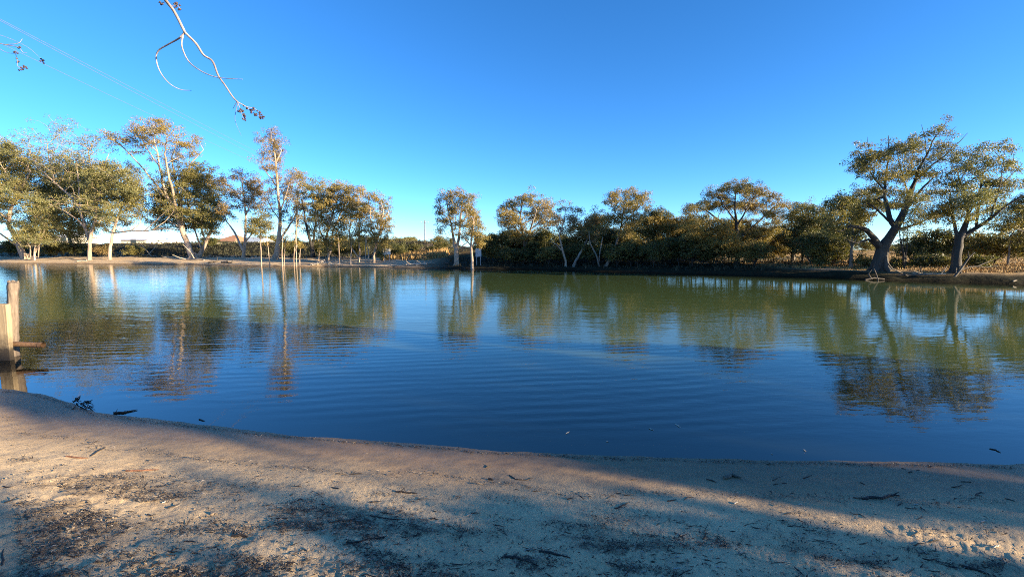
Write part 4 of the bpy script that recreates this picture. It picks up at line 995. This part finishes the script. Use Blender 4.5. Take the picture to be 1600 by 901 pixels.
for ptl, a, c in [([(-60, 40, .4), (-20, 62, .4), (8, 70, .4), (28, 74, .4), (36, 82, .4), (42, 83, .4)], 1.3, .4), ([(8, 70, .4), (28, 68, .42), (35, 61, .44)], .9, .3), ([(-30, 58, .4), (0, 77, .38), (14, 83, .38), (30, 84, .38)], .8, .3), ([(24, 83, .38), (27, 95, .38), (28, 104, .38), (34, 108, .38)], .6, .25), ([(28, 104, .38), (38, 105, .38)], .5, .25), ([(-60, 40, .4), (0, 55, .5), (40, 72, .5), (62, 90, .5), (68, 97, .5)], .5, .18)]:
    q, rr = hang(ptl, DB, a * pm, c * pm); twl.tube(q, rr, 5)
twl.build("hanging_branch", M_TWIG, troot, tb)
def nuts(spots, dd, per, seed):
    rg = np.random.default_rng(seed)
    for (sx, sy) in spots:
        nb = MB()
        for q in range(per):
            c0 = at(sx + rg.normal(0, 1.6), sy + rg.normal(0, 1.6), dd + rg.normal(0, .02))
            dv = rg.normal(0, 1, 3); dv /= np.linalg.norm(dv)
            nb.tube([c0, c0 + dv * .006, c0 + dv * .012, c0 + dv * .017], [.003, .008, .009, .004], 6)
        nb.build("gumnut_cluster", M_GUMNUT, troot, tb)
nuts([(386, 169), (392, 174), (399, 178), (406, 181), (409, 184), (396, 171), (381, 187), (382, 180), (379, 174), (251, 5), (278, 10), (281, 14), (274, 5), (374, 172), (404, 176)], DB + .1, 5, 1)
nuts([(37, 104), (39, 107), (34, 109), (27, 95), (67, 93), (66, 97), (28, 74), (24, 84)], DB + .4, 3, 2)
tag(troot, "gum whose bare grey curling twigs hang into the sky at top left", "tree")

# ------------------------------------------------------------------ driftwood and fallen branches on the far bank
def log(label, p0, p1, px_w, mat=M_DRIFT, name="driftwood_log", group=None, lift=.0, forks=0, seed=0, cat="log"):
    rg = np.random.default_rng(seed)
    A, B = ground_hit(*p0), ground_hit(*p1)
    if len(p0) > 2: pass
    d = (A[1] + B[1]) / 2; r = px_w * px_scale(d) * .5
    u = np.linspace(0, 1, 7)
    L = np.linalg.norm(B - A)
    pts = A[None] * (1 - u)[:, None] + B[None] * u[:, None]
    pts += rg.normal(0, .02 * L, pts.shape) * np.array([1, 1, .1])
    pts[:, 2] = np.maximum(ground_z(pts[:, 0], pts[:, 1]), -.02) + r * .75 + lift * u
    b = MB(); b.tube(pts, np.linspace(r, r * .55, 7), 7, 0, rough=.07, rng=rg)
    for q in range(forks):
        k = int(rg.integers(2, 6)); dv = np.array([rg.normal(0, .5), rg.normal(0, .4), abs(rg.normal(.45, .3))]); dv /= np.linalg.norm(dv)
        ll = L * rg.uniform(.2, .45); s = pts[k]
        b.tube([s, s + dv * ll * .5 + rg.normal(0, .05, 3) * ll, s + dv * ll], [r * .5, r * .36, r * .15], 5)
    return tag(b.build(name, mat, None, tuple(A)), label, cat, group)
log("pale log lying in the sand left of the white barked trunk", (121, 409.5), (136, 409), 3, seed=1)
log("long bare pale branch arching on the bank left of the vase shaped gum", (222, 399), (246, 402), 2.6, seed=2, lift=.0, forks=2)
log("pile end log at the foot of the vase shaped gum", (282, 405), (318, 407), 3, seed=3, forks=2)
log("short log left of the vase shaped gum's foot", (258, 402), (280, 404), 2.6, seed=4, forks=1)
log("upper pale log beside the vase shaped gum's roots", (300, 402.5), (330, 403), 2, seed=5, forks=1)
log("black snag with one raised arm on the sand right of the vase shaped gum", (325, 411.5), (341, 409), 2.8, M_DRIFT_DARK, "snag", forks=3, seed=6)
log("black snag lying at the waterline below the rusty gum", (346, 411), (364, 411), 3, M_DRIFT_DARK, "snag", forks=4, seed=7)
DL, DG = "bleached driftwood log heaped on the shore below the golden gums", "driftwood heaped on the left shore"
rg = np.random.default_rng(9)
for i in range(12):
    x0 = 484 + rg.uniform(0, 34); y0 = 411 + rg.uniform(0, 4)
    log(DL, (x0, y0), (x0 + rg.uniform(8, 26), y0 - rg.uniform(-1, 2.5)), rg.uniform(1.6, 3.2), group=DG, forks=1, seed=30 + i, lift=rg.uniform(0, .5))
DL2, DG2 = "long pale driftwood trunk on the mid shore left of the lone golden gum", "driftwood on the middle shore"
for i in range(12):
    x0 = 604 + rg.uniform(0, 62); y0 = 410 + rg.uniform(0, 6)
    log(DL2, (x0, y0), (x0 + rg.uniform(12, 34), y0 + rg.uniform(-1, 2.0)), rg.uniform(1.6, 3.0), group=DG2, forks=int(rg.integers(0, 2)), seed=60 + i, lift=rg.uniform(0, .3))
log("stump like log end in the shade near the lone golden gum", (697, 412), (701, 412.5), 3.4, M_DRIFT_DARK, seed=80)
def fallen(label, pts_px, d, seed, name="fallen_branch"):
    m = px_scale(d); b = MB()
    for L in pts_px:
        P = np.array([at(q[0], q[1], d + (q[3] if len(q) > 3 else 0)) for q in L])
        b.tube(P, [max(.012, q[2] * m * .5) for q in L], 6, 0, rough=.06, rng=np.random.default_rng(seed))
    c = at(pts_px[0][0][0], pts_px[0][0][1], d)
    return tag(b.build(name, M_DRIFT_DARK, None, tuple(c)), label, "branch")
fallen("dead forked branch slanting up from the waterline by the far right old gum", [[(1490, 434, 4), (1500, 422, 3.4), (1508, 411, 2.6), (1516, 400, 2), (1523, 394, 1)], [(1508, 411, 2), (1514, 402, 1.4), (1513, 392, .8)], [(1500, 422, 2.4), (1514, 417, 2.2), (1527, 416, 1.8), (1541, 410, 1.5), (1553, 406, .9)], [(1527, 416, 1.4), (1545, 417, 1), (1560, 415, .7)]], 32.6, 1)
fallen("pale roots and dead sticks piled at the giant gum's foot", [[(1362, 436, 2.6), (1357, 428, 2), (1362, 421, 1)], [(1372, 437, 2.6), (1369, 428, 2), (1366, 420, 1)], [(1352, 437, 2.4), (1366, 434, 2.2), (1382, 436, 1.6)], [(1388, 412, 2.4), (1394, 420, 2.2), (1408, 426, 1.8), (1424, 434, 1.2)]], 34.0, 2)
log("dark fallen limb on the right shore between the big old gums", (1404, 431), (1450, 430), 2.6, M_DRIFT_DARK, "fallen_branch", seed=84, cat="branch", forks=2)
log("weathered limb along the cut bank right of the giant gum", (1424, 428), (1480, 429), 2.4, M_DRIFT, "fallen_branch", seed=85, cat="branch", forks=2)
log("small pale forked stick on the shore at far right", (1583, 441), (1589, 439), 1.8, M_DRIFT, "fallen_branch", seed=86, cat="branch", forks=2)

# ------------------------------------------------------------------ sticks on the near beach
def stick(label, pts_px, wpx, mat=M_STICK, group=None, lift=0.0, seed=0, name="stick", forks=()):
    rg = np.random.default_rng(seed)
    P = np.array([ground_hit(*q) for q in pts_px]); d = P[:, 1].mean(); r = wpx * px_scale(d) * .5
    out = []
    for a, c in zip(P[:-1], P[1:]):
        for u in np.linspace(0, 1, 4, endpoint=False): out.append(a + (c - a) * u)
    out.append(P[-1]); out = np.array(out)
    out[:, 2] = np.maximum(ground_z(out[:, 0], out[:, 1]), 0) + r * .6
    out[:, 2] = np.convolve(np.pad(out[:, 2], 1, 'edge'), [.25, .5, .25], 'valid') + lift * np.linspace(0, 1, len(out)) ** 2
    out[:, :2] += rg.normal(0, r * .35, (len(out), 2))
    b = MB(); rad = r * np.interp(np.linspace(0, 1, len(out)), [0, .2, .7, 1], [.8, 1, .75, .3])
    b.tube(out, rad, 6, 0, rough=.08, rng=rg)
    for (k, dx, dy, dz) in forks:
        s = out[int(k * (len(out) - 1))]
        b.tube([s, s + np.array([dx, dy, dz]) * .5 + rg.normal(0, .004, 3), s + np.array([dx, dy, dz])], [r * .5, r * .35, r * .15], 5)
    return tag(b.build(name, mat, None, tuple(P[0])), label, "stick", group)
stick("thick dark stick with a thin upturned tail on the shaded sand at right", [(1347, 780), (1362, 778), (1378, 779), (1392, 774), (1406, 775)], 5.0, seed=1, forks=[(.85, .07, .02, .02)])
stick("black stick half in the water at the left shoreline", [(178, 645), (192, 645), (204, 642.5), (215, 640.5)], 3.0, seed=2, forks=[(.1, .02, .02, .05), (.4, .02, .03, .02)])
stick("tiny dark twig floating just off the left shoreline", [(311, 655), (320, 658)], 2, seed=3)
stick("long black stick lying on clods near the bottom, right of centre", [(842, 862), (858, 864), (872, 868), (890, 871)], 4.4, seed=4)
stick("black curved stick near the bottom right of centre", [(786, 870), (804, 871), (822, 876), (842, 886)], 5.0, seed=5)
stick("thin dark stick on pale sand near the bottom left of centre", [(540, 849), (560, 847), (580, 843), (604, 838)], 3.4, seed=6)
stick("dark bent twig over the sand in the lower middle", [(578, 805), (592, 808), (608, 811), (632, 812)], 2.4, seed=7)
stick("straight twig angled up the sand in the lower left middle", [(514, 816), (530, 814), (548, 812), (560, 808)], 2.2, seed=8)
stick("thin dark twig in the sunny sand patch at left", [(142, 713), (152, 706), (165, 699)], 2.2, seed=9)
stick("reddish brown bark strip in the sunny sand patch", [(104, 713), (122, 715), (139, 715)], 3, wood_mat("red_bark", (.12, .05, .03), (.25, .12, .07), 30), seed=10, name="bark_strip")
stick("rust coloured bark strip at the lower edge of the sunny patch", [(196, 736), (222, 735), (248, 734)], 3.2, bpy.data.materials["red_bark"], seed=11, name="bark_strip")
stick("black curled twig at the bottom left corner", [(2, 884), (5, 876), (3, 866), (6, 858)], 3, seed=12)
stick("dark stick at the bottom right edge of the sand", [(1500, 884), (1522, 890), (1546, 898)], 5, seed=13)
stick("black twig cluster stem on the dark litter patch in the middle", [(618, 768), (634, 770), (652, 771)], 3, seed=14, forks=[(.3, .05, .02, .04), (.6, -.04, .03, .05), (.8, .04, -.03, .03)])
stick("thin pale crooked twig above the litter in the middle", [(796, 742), (806, 749), (822, 750), (832, 746)], 1.6, seed=15)
stick("dark chip of bark lying alone on smooth sand", [(763, 749), (771, 750)], 4, seed=16, name="bark_chip")
stick("small black twig floating near the right shore", [(1546, 701), (1556, 703), (1563, 707)], 2, seed=17)
stick("low half buried root end in the sand near the right shore", [(1131, 747), (1144, 744), (1157, 747)], 7, wood_mat("buried_root", (.09, .07, .05), (.2, .16, .11), 20), seed=18, name="root")
stick("dark curled bark on the sand in the lower left quarter", [(362, 838), (376, 836), (388, 839)], 5, seed=19, name="bark_strip")
WD, WDG = "dark wet weed strand on the little spit at the left shoreline", "weed strands on the left spit"
rg = np.random.default_rng(66)
for i in range(16):
    x0, y0 = 112 + rg.uniform(0, 30), 622 + rg.uniform(0, 18)
    stick(WD, [(x0, y0), (x0 + rg.uniform(2, 5), y0 + rg.uniform(-3, 2)), (x0 + rg.uniform(6, 12), y0 + rg.uniform(-4, 4))], rg.uniform(.9, 2.0), M_STICK, WDG, seed=800 + i, name="weed_strand", lift=rg.uniform(0, .08))
WL, WG = "tiny white leaf floating on the dark shallows", "white leaves floating in the shallows"
M_PALE = plain_mat("pale_leaf", (.38, .35, .29), .7)
for i, (a, c) in enumerate([((1014, 669), (1021, 672)), ((1056, 663), (1063, 668)), ((884, 677), (890, 674)), ((947, 690), (951, 690)), ((1255, 703), (1259, 705)), ((1205, 709), (1208, 710))]):
    stick(WL, [a, c], 1.8, M_PALE, WG, seed=40 + i, name="leaf")
PL, PG = "pale curled leaf lying on the beach litter", "pale leaves on the beach"
rg = np.random.default_rng(31)
for i in range(26):
    x0, y0 = rg.uniform(200, 1560), 770 + 125 * rg.uniform(0, 1) ** .7
    an = rg.uniform(-.7, .7); ll = rg.uniform(5, 10) * (y0 - 500) / 300
    stick(PL, [(x0, y0), (x0 + ll * .5 * math.cos(an), y0 + ll * .25 * math.sin(an) - .5), (x0 + ll * math.cos(an), y0 + ll * .5 * math.sin(an))], rg.uniform(1.6, 2.8), M_PALE, PG, seed=100 + i, name="leaf", lift=.01)
SL, SG = "short dark twig lying among leaf litter on the sand", "dark twigs on the beach"
for i in range(150):
    x0, y0 = rg.uniform(0, 1580), 730 + 170 * rg.uniform(0, 1) ** .75
    an = rg.normal(.0, .45); ll = rg.uniform(8, 24) * (y0 - 480) / 330
    kx, ky = rg.normal(0, .08, 2)
    stick(SL, [(x0, y0), (x0 + ll * (.5 * math.cos(an) + kx), y0 + ll * (.28 * math.sin(an) + ky)), (x0 + ll * math.cos(an), y0 + ll * .55 * math.sin(an))], rg.uniform(.9, 2.3), M_STICK, SG, seed=300 + i, name="twig", lift=rg.choice([0, 0, .015]))

# ------------------------------------------------------------------ stuff: litter, dry grass
M_LITTER, nt, p, out = new_mat("litter")
rnd = nd(nt, "ShaderNodeNewGeometry").outputs["Random Per Island"]
nt.links.new(ramp(nt, rnd, [(0, (.020, .015, .012)), (.45, (.05, .037, .027)), (.7, (.10, .072, .048)), (.88, (.20, .155, .11)), (1, (.36, .31, .25))]), p.inputs["Base Color"]); p.inputs["Roughness"].default_value = .8
rg = np.random.default_rng(77)
N = 420000
px = rg.uniform(-20, 1620, N); k_ = rg.uniform(0, 1, N)
dd = 1.9 + (7.5 - 1.9) * k_ ** 1.7
xx = (px - 800) / F_PX * dd; yy = dd
s = near_s(xx, yy)
dens = .10 + 1.25 * duff_mask(xx, yy) ** 1.3 + .55 * sstep(.25, .5, fbm(xx * 1.5 + 30, yy * 3.2, 4))
dens *= sstep(.9, 1.9, s) * (1 - .6 * sstep(2, 6, -xx)) + .012
dens = dens * (.3 + .7 * sstep(-.1, .25, fbm(xx * 3.5 + 11, yy * 5.5, 3)))
dens = np.maximum(dens, 1.1 * np.exp(-((s - .10 - .05 * fbm(xx * 1.3, yy * 0, 2)) / .035) ** 2) + .28 * np.exp(-((s - 1.0 - .25 * fbm(xx * .8, yy * 0 + 3, 2)) / .07) ** 2))
keep = (rg.uniform(0, 1, N) < dens * .85) & (s > .03)
xx, yy = xx[keep], yy[keep]; n = len(xx)
L = rg.gamma(1.6, .011, n) + .005; W = rg.uniform(.0015, .006, n) + L * .05
an = rg.normal(0.1, .75, n)
dv = np.stack([np.cos(an), np.sin(an), rg.normal(0, .22, n)], -1); wv_ = np.stack([-np.sin(an), np.cos(an), rg.normal(0, .5, n)], -1)
c0 = np.stack([xx, yy, ground_z(xx, yy) + .004 + rg.uniform(0, .008, n)], -1)
bend = np.stack([0 * xx, 0 * xx, rg.uniform(-.2, .45, n) * L], -1) + wv_ * (rg.normal(0, .15, n) * L)[:, None]
a0, a1, a2 = c0 - dv * L[:, None] / 2, c0 + bend * .5, c0 + dv * L[:, None] / 2
wl = wv_ * W[:, None] / 2
v = np.stack([a0, a1 - wl, a2, a1 + wl], 1).reshape(-1, 3)
b = MB(); b.add(v, np.arange(n * 4).reshape(-1, 4))
tag(b.build("leaf_litter", M_LITTER), kind="stuff")

# loose clods of sand in the trampled strip
M_CLOD = plain_mat("sand_clod", (.30, .235, .165), .95, 0, .25, 30)
N = 5200; k_ = rg.uniform(0, 1, N); dd = 1.8 + 2.6 * k_ ** 1.4; xx = rg.uniform(-1.25, 1.25, N) * dd; yy = dd
keep = (fbm(xx * 1.6, yy * 2.2, 3) > -.05) & (near_s(xx, yy) > 1.9)
xx, yy = xx[keep], yy[keep]; n = len(xx)
sph = np.array([[1, 0, 0], [-1, 0, 0], [0, 1, 0], [0, -1, 0], [0, 0, 1], [0, 0, -1], [.6, .6, .6], [-.6, .6, .55], [.6, -.6, .55], [-.6, -.6, .6]])
tri = np.array([[0, 6, 4], [6, 2, 4], [2, 7, 4], [7, 1, 4], [1, 9, 4], [9, 3, 4], [3, 8, 4], [8, 0, 4], [0, 2, 6], [2, 1, 7], [1, 3, 9], [3, 0, 8], [2, 0, 5], [1, 2, 5], [3, 1, 5], [0, 3, 5]])
r = rg.gamma(2.0, .0016, n) + .0015
v = np.stack([xx, yy, ground_z(xx, yy) + r * .3], -1)[:, None, :] + sph[None] * r[:, None, None] * rg.uniform(.55, 1.35, (n, 10, 3))
b = MB(); b.add(v.reshape(-1, 3), (tri[None] + 10 * np.arange(n)[:, None, None]).reshape(-1, 3), 0, True)
tag(b.build("sand_clods", M_CLOD), kind="stuff")

M_DRY, nt, p, out = new_mat("dry_grass")
rnd = nd(nt, "ShaderNodeNewGeometry").outputs["Random Per Island"]
nt.links.new(ramp(nt, rnd, [(0, (.22, .135, .045)), (.5, (.36, .225, .08)), (1, (.46, .31, .13))]), p.inputs["Base Color"]); p.inputs["Roughness"].default_value = .8
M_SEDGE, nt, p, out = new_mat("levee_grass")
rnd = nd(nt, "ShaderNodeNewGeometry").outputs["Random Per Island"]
nt.links.new(ramp(nt, rnd, [(0, (.018, .022, .009)), (.8, (.034, .034, .015)), (1, (.07, .055, .03))]), p.inputs["Base Color"]); p.inputs["Roughness"].default_value = .8  # blades coloured near black to stand in for shade on the levee
def grass(name, mat, x, y, h, w, seed, per=5):
    rg = np.random.default_rng(seed); n = len(x)
    x, y, h = np.repeat(x, per), np.repeat(y, per), np.repeat(h, per); m = len(x)
    x = x + rg.normal(0, .12, m); y = y + rg.normal(0, .12, m); z = terrain(x, y) - .03
    a = rg.uniform(0, 6.28, m); hh = h * rg.uniform(.5, 1.2, m); le = rg.uniform(.1, .7, m) * hh; a2 = rg.uniform(0, 6.28, m)
    w_ = w * rg.uniform(.6, 1.4, m)
    p0 = np.stack([x, y, z], -1); wv2 = np.stack([np.cos(a), np.sin(a), 0 * a], -1) * w_[:, None]
    tp = p0 + np.stack([np.cos(a2) * le, np.sin(a2) * le, hh], -1)
    b = MB(); b.add(np.stack([p0 - wv2, p0 + wv2, tp], 1).reshape(-1, 3), np.arange(m * 3).reshape(-1, 3))
    return tag(b.build(name, mat), kind="stuff")
rg = np.random.default_rng(12)
px = rg.uniform(1240, 1640, 16000); dd = 33 + 60 * rg.uniform(0, 1, 16000) ** 1.6; xx = (px - 800) / F_PX * dd
k_ = (far_t(xx, dd) > 2.4 + 1.5 * fbm(xx * .3, dd * .3, 2)) & (rg.uniform(0, 1, 16000) < .35 + .65 * sstep(-.2, .3, fbm(xx * .25, dd * .25, 3)))
grass("dry_grass", M_DRY, xx[k_], dd[k_], rg.uniform(.08, .28, k_.sum()), .035, 1)
px = rg.uniform(560, 700, 2600); dd = rg.uniform(66, 80, 2600); xx = (px - 800) / F_PX * dd
k_ = (np.abs(xx + 15) < 6) & (far_t(xx, dd) > 8) & (far_t(xx, dd) < 18)
grass("dry_grass", M_DRY, xx[k_], dd[k_], rg.uniform(.4, 1.0, k_.sum()), .07, 2)
px = rg.uniform(0, 720, 9000); dd = rg.uniform(68, 108, 9000); xx = (px - 800) / F_PX * dd
k_ = (far_t(xx, dd) > 11 + 2 * fbm(xx * .15, dd * .15, 2)) & (far_t(xx, dd) < 34)
grass("levee_grass", M_SEDGE, xx[k_], dd[k_], rg.uniform(.2, .6, k_.sum()), .06, 3, 4)
px = rg.uniform(700, 1330, 5000); dd = rg.uniform(40, 75, 5000); xx = (px - 800) / F_PX * dd
k_ = (far_t(xx, dd) > 1.6)
grass("bank_grass", M_SEDGE, xx[k_], dd[k_], rg.uniform(.1, .5, k_.sum()), .04, 4, 4)
